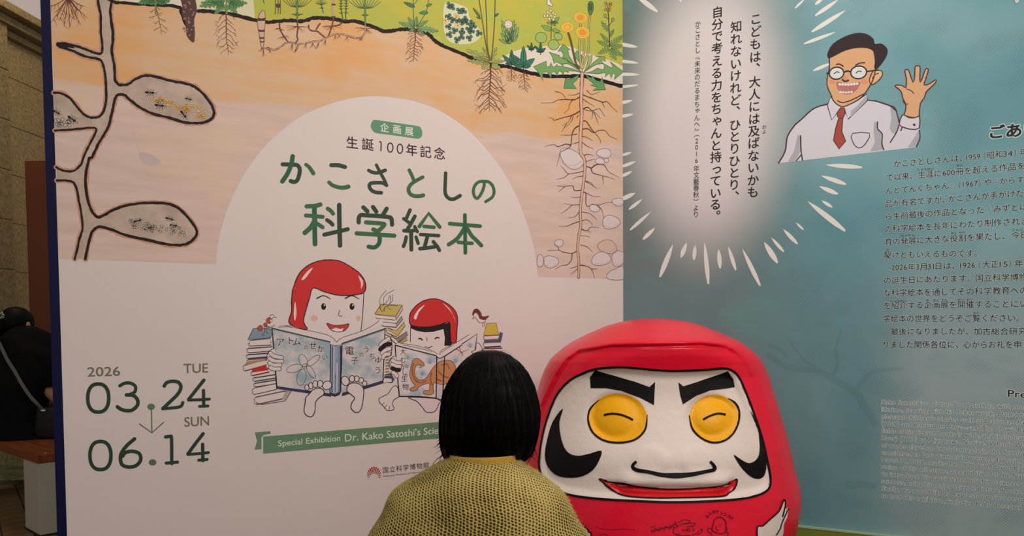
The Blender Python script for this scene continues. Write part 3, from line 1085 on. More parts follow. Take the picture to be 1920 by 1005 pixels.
for P_ in ([(475, 90), (405, 90), (390, 45), (310, 50), (230, 45)], [(315, 50), (250, 105)], [(470, 155), (420, 160), (370, 155)], [(460, 230), (385, 235), (305, 220)], [(385, 235), (320, 290), (273, 325)],
           [(450, 310), (410, 350), (345, 362)], [(450, 400), (390, 420), (330, 445), (250, 445)], [(500, 110), (520, 120), (520, 220), (540, 250), (580, 232), (650, 235), (710, 215), (785, 208)],
           [(640, 240), (680, 290), (697, 370)], [(530, 120), (600, 150), (665, 150)], [(480, 305), (560, 320), (628, 380)], [(485, 390), (540, 385), (590, 432)],
           [(475, 475), (530, 490), (570, 455), (650, 460)], [(530, 488), (570, 508)], [(470, 540), (540, 545), (560, 560)], [(465, 628), (540, 655), (588, 705)], [(432, 690), (380, 715), (290, 700), (255, 683), (135, 686)],
           [(255, 683), (240, 650), (205, 627)], [(385, 715), (375, 780), (340, 825), (280, 835), (215, 872)], [(465, 830), (540, 845), (580, 880), (608, 960)], [(575, 870), (635, 868)],
           [(435, 840), (400, 855), (357, 862)], [(435, 870), (400, 900), (368, 925)], [(520, 5), (580, 35), (635, 75)]):
    w0 = 2.0 if len(P_) > 3 else 1.3
    pr.stroke([TS(*p) for p in P_], (w0, .6), (92, 54, 48), 4.6, 4, jit=.25, raw=True)
# stones in the soil
ST = (206, 182, 176)
SI = (130, 104, 106)
def stone(T, cx, cy, rx, ry, rot=0, col=ST, n=6):
    x, y = T(cx, cy)
    k = T(1, 0)[0] - T(0, 0)[0]
    pts = []
    for q in range(14):
        a = 2 * math.pi * q / 14
        r = 1 + .07 * math.sin(3 * a + cx)
        X, Y = rx * k * r * math.cos(a), ry * k * r * math.sin(a)
        c_, s_ = math.cos(rad(rot)), math.sin(rad(rot))
        pts.append((x + X * c_ - Y * s_, y + X * s_ + Y * c_))
    pr.outline(pts, col, 1.1, SI, 4.2)
    for q in range(int(n)):
        a = rad(20 + 140 * q / n)
        sx_, sy_ = x + rx * k * .72 * math.cos(a), y + ry * k * .72 * math.sin(a)
        pr.stroke([(sx_, sy_), (sx_ - .6, sy_ + ry * k * .16)], .7, SI, 4.9, 0, raw=True)
stone(TR, 400, 712, 138, 90, 38, n=12)
stone(TR, 740, 655, 76, 50, 5)
stone(TR, 698, 740, 50, 34, 15)
stone(TR, 765, 730, 24, 22, 0, n=2)
stone(TS, 840, 205, 58, 40, 5)
stone(TS, 605, 268, 52, 36, 20)
stone(TS, 768, 405, 86, 68, 0, n=9)
stone(TS, 735, 650, 96, 66, 15, (200, 168, 146))
stone(TS, 672, 770, 96, 66, -10)
stone(TS, 845, 765, 70, 80, 20)
stone(TS, 255, 612, 44, 36, 0, n=3)
stone(TS, 172, 798, 76, 60, 5)
stone(TS, 70, 790, 34, 62, 0, n=3)
pr.outline([TS(*p) for p in [(888, 845), (810, 870), (740, 910), (735, 965), (890, 970)]], ST, 1.1, SI, 4.6)
pr.build()

# ------------------------------------------------------------------ white arch and title
pr = Print(wl, 'title_lettering', 'dark green rounded title lettering', base=2)
DG, MG, LG = (46, 66, 46), (42, 88, 60), (56, 96, 66)
S1, S2, S3, S4 = crop(510, 270, .125), crop(720, 280, .125), crop(550, 360, .125), crop(700, 370, .125)
def st(T, pts, w, c=DG, sm=6): pr.stroke([T(*p) for p in pts], w * .125 if not isinstance(w, tuple) else (w[0] * .125, w[1] * .125), c, {DG: 1, MG: 1.3, LG: 1.6}.get(c, 1), sm, raw=True)
st(S1, [(310, 185), (290, 300), (235, 440), (155, 560)], 68, MG)
st(S1, [(160, 305), (320, 310), (380, 320), (415, 370), (410, 450), (380, 540), (330, 570), (280, 555)], 62)
st(S1, [(510, 310), (560, 350), (600, 410), (620, 440)], (54, 62), LG)
st(S1, [(890, 318), (1000, 320), (1095, 345)], 62)
st(S1, [(855, 575), (910, 620), (1000, 650), (1080, 655), (1145, 640)], (54, 66), LG)
st(S1, [(1565, 315), (1630, 440), (1680, 530), (1718, 620)], (46, 50))
st(S1, [(1450, 395), (1510, 425), (1590, 432), (1695, 395)], (50, 56))
st(S1, [(1718, 620), (1660, 585), (1560, 580), (1480, 590), (1460, 630), (1480, 680), (1540, 720), (1638, 732)], (54, 56))
st(S2, [(378, 312), (430, 420), (448, 480)], 52, LG)
st(S2, [(580, 418), (500, 460), (410, 520), (368, 590), (385, 660), (440, 695), (520, 702), (588, 690)], (54, 60), LG)
st(S2, [(924, 355), (918, 520), (915, 620), (930, 690), (980, 740), (1040, 748), (1090, 725), (1140, 695)], (52, 56))
st(S2, [(1502, 490), (1498, 560), (1460, 660), (1400, 735), (1355, 700), (1340, 620), (1365, 540), (1420, 490), (1490, 480), (1570, 490), (1630, 550), (1650, 640), (1620, 720), (1525, 785)], 46, LG)
# 科
st(S3, [(200, 215), (310, 210), (405, 188)], 66, LG)
st(S3, [(315, 220), (318, 450), (325, 780)], 72, MG)
st(S3, [(188, 352), (440, 372)], 60, LG)
st(S3, [(325, 420), (260, 530), (172, 612)], 72, LG)
st(S3, [(350, 470), (440, 530)], 60, LG)
st(S3, [(515, 250), (560, 280), (595, 325)], 60, LG)
st(S3, [(505, 420), (555, 455), (588, 490)], 60)
st(S3, [(688, 195), (692, 500), (700, 802)], 68)
st(S3, [(465, 640), (640, 600), (815, 558)], 62)
# 学
for P_, c in (([(1050, 230), (1110, 290)], DG), ([(1195, 225), (1245, 295)], DG), ([(1400, 250), (1345, 340)], DG), ([(980, 455), (985, 380), (1020, 345), (1100, 350), (1300, 362), (1420, 375), (1470, 400), (1480, 490)], DG),
              ([(1090, 455), (1330, 475), (1360, 500), (1270, 590)], LG), ([(1200, 562), (1265, 590)], LG), ([(950, 620), (1515, 655)], LG), ([(1270, 600), (1295, 680), (1285, 770), (1220, 830), (1130, 820)], MG)):
    st(S3, P_, 64, c)
# 絵
for P_, c, w_ in (([(550, 190), (485, 340)], DG, 54), ([(455, 320), (550, 390)], DG, 50), ([(622, 285), (560, 400), (510, 480)], DG, 58), ([(620, 440), (660, 515)], DG, 50),
                  ([(460, 500), (560, 505), (640, 490)], DG, 56), ([(566, 510), (570, 785)], DG, 60), ([(492, 595), (480, 660), (452, 735)], DG, 54), ([(640, 595), (672, 690)], DG, 50),
                  ([(690, 435), (830, 240), (995, 445)], LG, 58), ([(760, 435), (910, 450)], LG, 54), ([(708, 558), (980, 575)], DG, 52), ([(810, 590), (770, 740)], DG, 58),
                  ([(700, 770), (800, 760), (930, 740)], DG, 56), ([(900, 665), (960, 740), (990, 795)], DG, 54)):
    st(S4, P_, w_, c, 0 if len(P_) == 3 and w_ == 58 and c == LG else 5)
# 本
for P_, c, w_ in (([(1372, 265), (1380, 832)], MG, 56), ([(1145, 395), (1600, 432)], LG, 58), ([(1370, 450), (1290, 580), (1220, 650), (1130, 708)], LG, 60),
                  ([(1400, 450), (1470, 570), (1540, 640), (1620, 722)], LG, 60), ([(1275, 675), (1480, 690)], LG, 54)):
    st(S4, P_, w_, c)
# badge and subtitle
P5 = crop(640, 215, .10417)
pill = [(620, 95), (1000, 150), (1375, 205), (1430, 240), (1455, 310), (1450, 380), (1410, 425), (1350, 430), (1000, 380), (640, 332), (570, 290), (530, 220), (540, 150), (570, 110)]
pr.poly([P5(*p) for p in pill], (92, 132, 104), 1, 3, raw=True)
CREAM = (214, 204, 184)
for ch, x, y in (('企', 778, 238), ('画', 1002, 268), ('展', 1220, 302)):
    pr.char(ch, *P5(x, y), 17.5, CREAM, .014, raw=True, layer=2)
DK = (58, 26, 32)
for ch, x, y, e in (('生', 195, 508, 24), ('誕', 475, 540, 24), ('年', 1266, 640, 24), ('記', 1518, 672, 24), ('念', 1768, 705, 24)):
    pr.char(ch, *P5(x, y), e, DK, .010, raw=True, layer=2)
st(P5, [(688, 490), (715, 500), (712, 650)], 22 / .125 * .10417, DK, 3)
for cx, cy in ((880, 592), (1055, 614)):
    pr.stroke([(P5(cx, cy)[0] + 5.0 * math.cos(a * math.pi / 10), P5(cx, cy)[1] + 8.6 * math.sin(a * math.pi / 10)) for a in range(20)], 2.2, DK, 2, 2, True, raw=True)
pr.build()

# date lettering
pr = Print(wl, 'date_lettering', 'dark green date lettering with a downward arrow', base=2)
TQ = crop(140, 670, .22895)
DD = (38, 58, 44)
GR = (112, 104, 88)
def dq(pts, w=34, c=DD, sm=7): pr.stroke([TQ(*p) for p in pts], w * .22895, c, 1, sm, raw=True)
def zero(cx, cy, rx, ry):
    pts = []
    for k in range(28):
        a = 2 * math.pi * k / 28
        c_, s_ = math.cos(a), math.sin(a)
        pts.append(TQ(cx + rx * abs(c_) ** .82 * (1 if c_ > 0 else -1), cy + ry * abs(s_) ** .9 * (1 if s_ > 0 else -1)))
    pr.stroke(pts, 30 * .22895, DD, 1, 2, True, raw=True)
zero(193, 333, 86, 115)
zero(211, 804, 86, 115)
dq([(370, 233), (410, 212), (460, 212), (498, 240), (490, 285), (440, 307), (425, 308)], 27)
dq([(425, 308), (480, 312), (515, 350), (512, 395), (470, 432), (420, 436), (380, 425), (350, 405)], 30)
dq([(733, 235), (755, 207), (800, 196), (850, 205), (870, 245), (845, 300), (780, 365), (722, 420)], 29)
dq([(722, 420), (790, 415), (850, 408), (875, 395), (886, 370)], 26)
dq([(1058, 187), (1000, 260), (933, 345)], 28)
dq([(933, 350), (1030, 347), (1103, 342)], 24)
dq([(1055, 272), (1057, 400)], 28)
dq([(1022, 402), (1092, 398)], 24)
dq([(490, 668), (430, 720), (385, 780), (375, 830), (390, 880), (445, 898), (505, 885), (540, 840), (530, 790), (480, 770), (420, 778), (392, 810)], 30)
dq([(745, 652), (780, 648), (793, 665), (795, 870)], 28)
dq([(750, 866), (842, 858)], 26)
dq([(1052, 625), (990, 705), (927, 792)], 28)
dq([(927, 795), (1020, 788), (1095, 780)], 24)
dq([(1048, 712), (1050, 845)], 28)
dq([(1015, 842), (1085, 836)], 24)
pr.ellipse(*TQ(626, 405), 7.2, 6.0, (88, 112, 84), layer=1)
pr.ellipse(*TQ(638, 860), 7.2, 6.0, (88, 100, 76), layer=1)
dq([(628, 420), (632, 610)], 9, (92, 92, 72), 0)
dq([(530, 545), (632, 618), (728, 532)], 9, (92, 92, 72), 0)
pr.text('2026', TQ(106, 157), TQ(372, 150), 25, GR, .012, raw=True)
pr.text('TUE', TQ(893, 129), TQ(1092, 123), 25, GR, .012, raw=True)
pr.text('SUN', TQ(900, 568), TQ(1100, 556), 25.5, GR, .012, raw=True)
pr.build()

# green ribbon with the English title
pr = Print(wl, 'title_ribbon', 'green ribbon with English exhibition lettering', base=2)
TV = crop(470, 780, .19271)
GB = (100, 126, 98)
pr.poly([TV(*p) for p in [(40, 160), (190, 147), (196, 172), (130, 182), (105, 205), (105, 322), (38, 328), (62, 243)]], GB, 0, raw=True)
pr.poly([TV(*p) for p in [(122, 200), (122, 366), (1830, 218)]] + [(1020, 799), (1020, 773)] + [TV(1830, 58)], GB, 1, raw=True)
cr1 = (206, 206, 184)
pr.text('Special Exhibition', TV(268, 296), TV(872, 240), 16.0, cr1, .006, raw=True)
pr.text('Dr. Kako Satoshi’s Scien', TV(918, 248), TV(1868, 168), 19.6, cr1, .006, raw=True)
pr.text('ce Picture Books', (832, 811.6), (975, 799), 19.6, cr1, .006, raw=True)
pr.build()

pr = Print(wl, 'museum_logo', 'small dark red fan logo with museum name lettering', base=2)
for k in range(13):                   # fan of red strokes
    a = math.pi * (k + .5) / 13
    cx, cy = TV(1200, 592)
    r0, r1 = 10.5 - 1.5 * math.sin(a), 13.5 + 7.5 * math.sin(a)
    dx, dy = -math.cos(a) * .82, -math.sin(a)
    pr.stroke([(cx + dx * r0, cy + dy * r0 + 3), (cx + dx * r1, cy + dy * r1 + 3)], (.8, 1.0 + 2.0 * math.sin(a)), (146, 48, 42), 1, 0, raw=True)
for k, ch in enumerate('国立科学博物館'):
    pr.char(ch, lerp(*[TV(x, 0)[0] for x in (1312, 1708)], k / 6), lerp(*[TV(0, y)[1] for y in (527, 480)], k / 6), 12.3, (70, 48, 52), .006, raw=True)
pr.text('National Museum of Nature and Science', TV(1290, 594), TV(1800, 534), 4.6, (92, 66, 66), .01, raw=True)
pr.build()
# ------------------------------------------------------------------ left wall: two readers with books
# (a plain stand-in: two hooded children reading, at the size and in the colours of the printed picture)
IK = (30, 18, 22)
SK = (214, 190, 182)
RED = (196, 44, 42)
TF = crop(440, 480, .16916)
TH = crop(440, 640, .16916)
TI = crop(680, 530, .16918)
TJ = crop(680, 640, .16918)
BLUEC = noise_mat('book_cover_watercolour', (146, 158, 160), (204, 184, 178), (1, 1, 1), 9, .40, .56, k=1)
DKB = (50, 50, 78)


def book_stack(pr, T, items, lay):
    """items: (x0, y0, x1, y1, height, cover, pages) each a book seen from the side, lines sloping with the wall"""
    for k, (x0, y0, x1, y1, h, cov) in enumerate(items):
        pts = [T(x0, y0), T(x1, y1), T(x1, y1 + h), T(x0 + 8, y0 + h)]
        pr.poly(pts, SK, lay + k * .3, raw=True)
        pr.stroke([pts[0], pts[1]], 2.4, cov, lay + k * .3 + .1, 0, raw=True)
        pr.stroke([pts[3], pts[2]], 2.4, cov, lay + k * .3 + .1, 0, raw=True)
        pr.stroke([pts[1], pts[0], T(x0 - 8, y0 + h / 2), pts[3], pts[2]], 1, IK, lay + k * .3 + .2, 2, jit=.2, raw=True)


pr = Print(wl, 'reader_picture', 'printed picture of two red hooded readers with open books and book piles', base=2)
# hood and face of the larger reader
hood = [(600, 735), (630, 620), (630, 480), (650, 350), (720, 190), (830, 95), (960, 50), (1100, 45), (1200, 70), (1310, 135), (1400, 210), (1450, 310), (1430, 405), (1300, 435), (1150, 435),
        (1000, 400), (870, 355), (830, 470), (790, 600), (765, 700), (775, 760), (805, 810), (700, 800)]
pr.poly([TF(*p) for p in [(870, 358), (1000, 400), (1150, 436), (1430, 405), (1432, 600), (1400, 850), (1130, 960), (780, 820), (765, 700), (790, 600), (830, 470)]], SK, 0, raw=True)
pr.poly([TF(*p) for p in hood], RED, 1, 3, raw=True)
pr.stroke([TF(*p) for p in hood], 1.9, IK, 1.6, 4, True, .25, raw=True)
pr.poly([TF(*p) for p in [(868, 128), (800, 175), (738, 262), (772, 258), (820, 200)]], (222, 190, 184), 2, 2, raw=True)
pr.poly([TF(*p) for p in [(1368, 215), (1420, 270), (1418, 330), (1398, 362), (1400, 300)]], (222, 190, 184), 2, 2, raw=True)
pr.poly([TF(*p) for p in [(668, 500), (684, 600), (680, 680), (664, 716), (655, 640)]], (222, 190, 184), 2, 2, raw=True)
pr.stroke([TF(1432, 405), TF(1420, 620), TF(1400, 830)], 1.5, IK, 2, 3, raw=True)
# plain cheerful face
for cx in (985, 1300):
    pr.stroke([TF(cx - 75, 470), TF(cx, 440), TF(cx + 75, 475)], (2.6, 1.6), IK, 2, 4, raw=True)
    pr.ellipse(*TF(cx, 560), 4.6, 6.4, IK, layer=2)
    pr.ellipse(*TF(cx + 10, 545), 1.4, 1.8, SK, layer=2.5)
for cx in (880, 1370):
    pr.ellipse(*TF(cx, 690), 7 if cx < 1000 else 4.5, 5.5, (214, 160, 140), layer=2)
pr.stroke([TF(1165, 600), TF(1150, 660), TF(1190, 668)], 1.2, IK, 2, 3, raw=True)
pr.outline([TF(*p) for p in [(1020, 745), (1100, 768), (1190, 765), (1268, 752), (1230, 820), (1150, 843), (1070, 820)]], (184, 60, 50), 1.2, IK, 2)
pr.poly([TF(*p) for p in [(1070, 815), (1120, 795), (1170, 810), (1210, 800), (1190, 836), (1120, 838)]], (222, 196, 188), 2.7, raw=True)
# open book of the larger reader: covers, spine, page edge
pg = [(480, 800), (600, 770), (760, 815), (930, 850), (1060, 890), (1130, 955), (1190, 905), (1330, 860), (1450, 815), (1560, 745), (1640, 690), (1640, 760), (1200, 960), (1180, 1000), (1070, 1000), (1060, 960), (415, 800)]
pr.poly([TF(*p) for p in pg], SK, 3, raw=True)
for P_ in ([(560, 775), (760, 815), (930, 850), (1060, 890), (1130, 955)], [(1130, 955), (1190, 905), (1330, 860), (1450, 815), (1560, 750), (1600, 715)]):
    pr.stroke([TF(*p) for p in P_], 1.0, IK, 4, 4, raw=True)
for k in range(9):
    x = 480 + 17 * k
    pr.stroke([TF(x, 800 - k), TF(x + 26, 772 - k * 2)], .7, IK, 4, 0, raw=True)
covL = [(510, 614.8), (619, 640), (621, 742), (520, 728)]
covR = [(641, 643), (722, 615), (718, 717), (641, 741)]
pr.poly(covL, BLUEC, 4, raw=True)
pr.poly(covR, BLUEC, 4, raw=True)
pr.poly([(510, 614.8), (619, 640), (619, 643), (511, 618)], (96, 112, 124), 4.4, raw=True)
pr.poly([(641, 643), (722, 615), (722, 619), (641, 647)], (96, 112, 124), 4.4, raw=True)
pr.poly([(519, 724), (621, 738), (621, 744), (519, 729)], DKB, 4.5, raw=True)
pr.poly([(641, 737), (718, 713), (718, 719), (641, 743)], DKB, 4.5, raw=True)
pr.stroke([(510, 615), (519, 728)], 2.6, IK, 4.6, 0, jit=.3, raw=True)
pr.stroke([(722, 615), (718, 718)], 1.8, IK, 4.6, 0, raw=True)
pr.stroke([(510, 615), (619, 641)], 1.5, IK, 4.6, 0, raw=True)
pr.stroke([(641, 644), (722, 616)], 1.5, IK, 4.6, 0, raw=True)
sp = [TH(1062, 30), TH(1120, 52), TH(1190, 30), TH(1185, 300), TH(1165, 585), TH(1110, 610), TH(1055, 585), TH(1060, 300)]
pr.poly(sp, (142, 146, 158), 4.7, raw=True)
for k, (x, c_) in enumerate(((1078, (70, 80, 100)), (1098, (190, 176, 178)), (1115, (110, 118, 134)), (1132, (196, 180, 180)), (1150, (120, 128, 142)), (1172, (48, 52, 76)))):
    pr.stroke([TH(x + 4, 60), TH(x, 560)], 2.0 if k != 5 else 3.4, c_, 4.9, 0, raw=True)
pr.stroke(sp, 1.6, IK, 5.2, 0, True, .2, raw=True)
pr.poly([TH(*p) for p in [(1058, 565), (1110, 582), (1165, 560), (1160, 595), (1110, 614), (1062, 596)]], DKB, 5.3, raw=True)
# cover lettering and the orbit sign
IT = (60, 24, 34)
for ch, x, y, e, r_ in (('ア', 505, 60 - 25, 17, 0), ('ト', 617, 20 - 0, 16, 0), ('ム', 690, 30, 16, 0), ('の', 792, 75, 9.5, 0), ('せ', 868, 55, 16, 0), ('か', 955, 90, 15, 0), ('い', 1000, 185, 12, 0)):
    pr.char(ch, TH(x, y)[0], TH(x, y - 8)[1] - (3 if ch in 'アトム' else 0), e, IT, .006, 6, raw=True, halo=(206, 186, 180), halo_w=.05)
for ch, x, y, e in (('電', 1272, 105, 18), ('子', 1330, 215, 15), ('の', 1405, 150, 9.5), ('う', 1458, 90, 14)):
    pr.char(ch, *TH(x, y), e, IT, .006, 6, raw=True, halo=(206, 186, 180), halo_w=.05)
for ch, x, y, e in (('ち', 105, 165, 13), ('ゆ', 168, 210, 14), ('う', 168, 320, 15)):
    pr.char(ch, *TJ(x, y), e, IT, .006, 6, raw=True, halo=(206, 186, 180), halo_w=.05)
AC = TH(776, 275)
for cx, cy, rx, ry, rt in ((660, 300, 90, 42, -16), (760, 215, 74, 44, 66), (870, 215, 92, 34, -38), (845, 335, 84, 30, 58), (740, 400, 92, 50, -78)):
    pr.ellipse(*TH(cx, cy), rx * .169, ry * .169, None, 1.1, (96, 84, 84), rt, 6)
pr.ellipse(*AC, 4, 4.6, (206, 186, 178), 1, (84, 72, 72), 0, 6.5)
pr.ellipse(*AC, 1, 1, (60, 50, 50), 0, layer=7)
# hands
def hand(T, fingers, lay=8):
    for k, pts in enumerate(fingers):
        pr.stroke([T(*p) for p in pts], 8.2, IK, lay + k * .4, 4, raw=True)
        pr.stroke([T(*p) for p in pts], 6.2, SK, lay + k * .4 + .2, 4, raw=True)
pr.poly([TH(*p) for p in [(430, 80), (370, 120), (355, 200), (385, 300), (450, 320), (450, 140)]], SK, 7.5, 3, raw=True)
pr.stroke([TH(430, 80), TH(370, 120), TH(355, 200)], 1.3, IK, 7.8, 4, raw=True)
hand(TH, [[(395, 130), (440, 165), (520, 180)], [(385, 190), (430, 215), (522, 222)], [(385, 240), (430, 262), (505, 262)], [(395, 290), (430, 305), (495, 305)]])
hand(TI, [[(290, 620), (230, 660), (200, 690)], [(300, 680), (250, 690), (195, 740)], [(300, 730), (255, 745), (215, 780)], [(300, 790), (250, 795), (225, 830)]])
pr.stroke([TI(245, 575), TI(300, 600), TI(325, 680), TI(320, 760), TI(305, 810)], 1.3, IK, 10, 4, raw=True)
# feet
def foot(T, sole, toes):
    pr.outline([T(*p) for p in sole], SK, 1.7, IK, 9, 4)
    for k, (x, y, rx, ry, rt) in enumerate(toes):
        pr.ellipse(*T(x, y), rx * .169, ry * .169, SK, 1.4, IK, rt, 9.5 + k * .1)
foot(TH, [(820, 590), (870, 535), (940, 520), (985, 545), (985, 590), (930, 630), (895, 680), (890, 770), (860, 830), (810, 830), (770, 780), (780, 680), (790, 620)],
     [(800, 512, 24, 32, -10), (843, 492, 24, 36, -5), (893, 475, 28, 38, 0), (946, 472, 32, 38, 5), (1025, 488, 52, 46, -35)])
foot(TH, [(1250, 500), (1290, 465), (1360, 465), (1420, 510), (1430, 580), (1415, 700), (1390, 770), (1340, 788), (1290, 740), (1300, 680), (1330, 630), (1290, 590), (1245, 550)],
     [(1225, 438, 42, 54, -20), (1300, 415, 30, 36, 0), (1352, 415, 27, 32, 0), (1402, 432, 26, 30, 10), (1440, 468, 26, 28, 15)])
# left pile of books
book_stack(pr, TH, [(165, 20, 400, 10, 30, (110, 70, 66)), (150, 80, 410, 60, 45, (90, 60, 66)), (145, 150, 400, 130, 40, (60, 62, 84)), (150, 205, 380, 185, 22, (110, 86, 84)),
                    (110, 265, 350, 200, 62, (168, 110, 78)), (190, 340, 380, 300, 40, (176, 48, 48)), (215, 405, 450, 370, 38, (96, 100, 96)), (225, 465, 455, 430, 42, (100, 90, 96)),
                    (210, 525, 460, 470, 62, (150, 108, 90)), (235, 620, 560, 550, 80, (150, 122, 108))], 0)
pr.poly([TH(*p) for p in [(190, 310), (345, 262), (372, 320), (200, 345)]], (186, 40, 40), 4, raw=True)
pr.poly([TH(*p) for p in [(110, 262), (135, 222), (335, 200), (345, 215)]], (178, 122, 84), 4, raw=True)
pr.poly([TH(*p) for p in [(560, 552), (630, 545), (565, 655), (530, 640)]], (176, 150, 138), 4, raw=True)
pr.stroke([TH(560, 552), TH(630, 548), TH(560, 660), TH(300, 700), TH(240, 680)], 1.2, IK, 4.4, 0, jit=.2, raw=True)
pr.outline([TF(*p) for p in [(145, 930), (205, 805), (260, 800), (420, 810), (400, 905), (220, 925)]], (122, 138, 146), 1.2, IK, 4, 0)
pr.outline([TF(*p) for p in [(165, 940), (395, 915), (400, 985), (170, 1000)]], SK, 1.1, IK, 3.5, 0)
# ant on the pile
for x, y, rx, ry, rt in ((283, 800, 28, 32, 20), (340, 762, 20, 22, 0), (380, 715, 30, 32, 0)):
    pr.ellipse(*TF(x, y), rx * .169, ry * .169, (176, 74, 52), .9, (90, 36, 30), rt, 5)
pr.ellipse(*TF(402, 718), 2.2, 2.8, SK, .7, (90, 36, 30), 0, 5.6)
for P_ in ([(385, 690), (400, 650), (435, 655)], [(405, 700), (430, 678), (465, 680)], [(345, 770), (380, 795), (445, 765)], [(335, 780), (330, 850), (300, 872), (330, 880)], [(350, 780), (360, 810), (350, 855), (372, 858)],
           [(350, 760), (375, 785), (400, 790)]):
    pr.stroke([TF(*p) for p in P_], 1.0, (90, 36, 30), 5, 2, raw=True)
# middle pile and cricket
pr.outline([TI(*p) for p in [(135, 345), (205, 240), (440, 250), (365, 375), (160, 355)]], (190, 160, 84), 1.3, (92, 50, 44), 1, 0)
pr.outline([TI(*p) for p in [(140, 350), (365, 375), (360, 415), (150, 395)]], SK, 1.2, (92, 50, 44), 1, 0)
pr.outline([TI(*p) for p in [(365, 375), (440, 252), (442, 300), (370, 412)]], (200, 172, 160), 1.2, (92, 50, 44), 1, 0)
book_stack(pr, TI, [(215, 440, 370, 455, 38, (84, 74, 72)), (270, 500, 375, 540, 60, (178, 142, 74)), (320, 590, 370, 625, 50, (120, 84, 80))], .5)
for P_, c_ in (([(370, 455), (435, 370), (445, 410), (375, 490)], (150, 140, 136)), ([(380, 525), (460, 435), (470, 480), (390, 590), (270, 520)], (190, 158, 92)),
               ([(370, 620), (490, 540), (500, 580), (390, 665)], (140, 118, 116)), ([(400, 665), (490, 605), (492, 640), (440, 665)], (192, 150, 88))):
    pr.outline([TI(*p) for p in P_], c_, 1.1, (60, 42, 42), 1.6, 0)
for P_ in ([(200, 300), (190, 180), (260, 85)], [(235, 250), (240, 150), (350, 80)], [(185, 265), (215, 320), (250, 270), (330, 250), (385, 260)], [(215, 260), (285, 190), (295, 140)], [(290, 240), (330, 200), (328, 130)],
           [(250, 270), (300, 230), (310, 140)], [(240, 280), (240, 320)], [(270, 270), (315, 300)], [(200, 320), (225, 315)]):
    pr.stroke([TI(*p) for p in P_], .9, (70, 62, 56), 3, 3, jit=.3, raw=True)
pr.poly([TJ(*p) for p in [(240, 370), (310, 350), (355, 420), (330, 460), (240, 460)]], (66, 70, 92), 1, raw=True)
pr.outline([TJ(*p) for p in [(240, 405), (320, 410), (325, 450), (215, 465)]], SK, 1.2, IK, 1.4, 0)
for k in range(7):
    pr.stroke([TJ(255, 175 + 32 * k), TJ(290, 172 + 32 * k)], 1.5, (70, 44, 44), 1.2, 0, raw=True)
    pr.stroke([TJ(245, 185 + 32 * k), TJ(300, 186 + 32 * k)], 1, (184, 150, 92), 1.1, 0, raw=True)
# smaller reader: face, black fringe, hood
pr.poly([TI(*p) for p in [(530, 500), (900, 500), (980, 700), (860, 790), (700, 740), (525, 660)]], SK, 0, raw=True)
pr.poly([TI(*p) for p in [(528, 470), (620, 495), (740, 490), (860, 465), (965, 440), (975, 560), (990, 700), (905, 700), (910, 610), (895, 515), (780, 545), (690, 550), (600, 535), (530, 505)]], (26, 20, 24), 1.2, raw=True)
h2 = [(530, 465), (518, 380), (545, 310), (610, 240), (690, 195), (790, 178), (880, 200), (970, 255), (1035, 330), (1052, 420), (1045, 520), (1035, 660), (985, 665), (970, 560), (960, 440), (860, 465), (740, 490), (620, 488)]
pr.outline([TI(*p) for p in h2], (192, 42, 40), 1.7, IK, 1.8, 3)
pr.poly([TI(*p) for p in [(690, 245), (625, 290), (575, 360), (570, 400), (595, 402), (620, 330)]], (222, 196, 190), 2.8, 2, raw=True)
pr.poly([TI(*p) for p in [(885, 225), (960, 285), (1010, 380), (1025, 440), (1000, 360), (950, 290)]], (222, 196, 190), 2.8, 2, raw=True)
for P_, w_ in (([(622, 622), (640, 618), (660, 635)], 2.6), ([(805, 620), (822, 608), (845, 612)], 2.6), ([(708, 608), (712, 645)], 1.2), ([(692, 708), (725, 722), (768, 705)], 1.6)):
    pr.stroke([TI(*p) for p in P_], w_, IK, 2, 3, raw=True)
pr.stroke([TI(530, 500), TI(528, 655)], 1.2, IK, 2, 0, raw=True)
# second open book
pr.poly([TI(*p) for p in [(365, 688), (520, 665), (700, 715), (830, 780), (850, 810), (870, 750), (1000, 680), (1265, 565), (1265, 600), (910, 810), (900, 835), (820, 830), (810, 805)]], SK, 3, raw=True)
for P_ in ([(420, 675), (560, 690), (740, 740), (830, 790)], [(440, 690), (600, 720), (770, 765)], [(850, 800), (880, 745), (1010, 680), (1180, 575)], [(870, 775), (920, 740), (990, 700)]):
    pr.stroke([TI(*p) for p in P_], .9, IK, 4, 4, raw=True)
c2 = [TJ(360, 40), TJ(810, 160), TJ(805, 625), TJ(405, 610)]
c3 = [TJ(910, 165), TI(1268, 568), TJ(1240, 600), TJ(890, 640)]
pr.poly(c2, noise_mat('second_cover_watercolour', (156, 168, 174), (210, 188, 182), (1, 1, 1), 12, .36, .52), 4, raw=True)
pr.poly(c3, (206, 184, 178), 4, raw=True)
pr.poly([TJ(815, 180), TJ(905, 185), TJ(880, 640), TJ(805, 625)], (190, 176, 176), 4.2, raw=True)
GRS = (128, 150, 156)
for cx, cy, R in ((490, 300, 60), (745, 250, 60), (1030, 240, 60), (500, 200, 50), (1190, 70, 40), (660, 380, 55), (640, 300, 40)):
    for q in range(9):
        a = rad(-160 + 17.5 * q)
        pr.stroke([TJ(cx, cy), TJ(cx + math.cos(a) * R * .6, cy + math.sin(a) * R * 1.0), TJ(cx + math.cos(a) * R * 1.3, cy + math.sin(a) * R * 1.5)], (1.4, .5), GRS, 4.4, 3, raw=True)
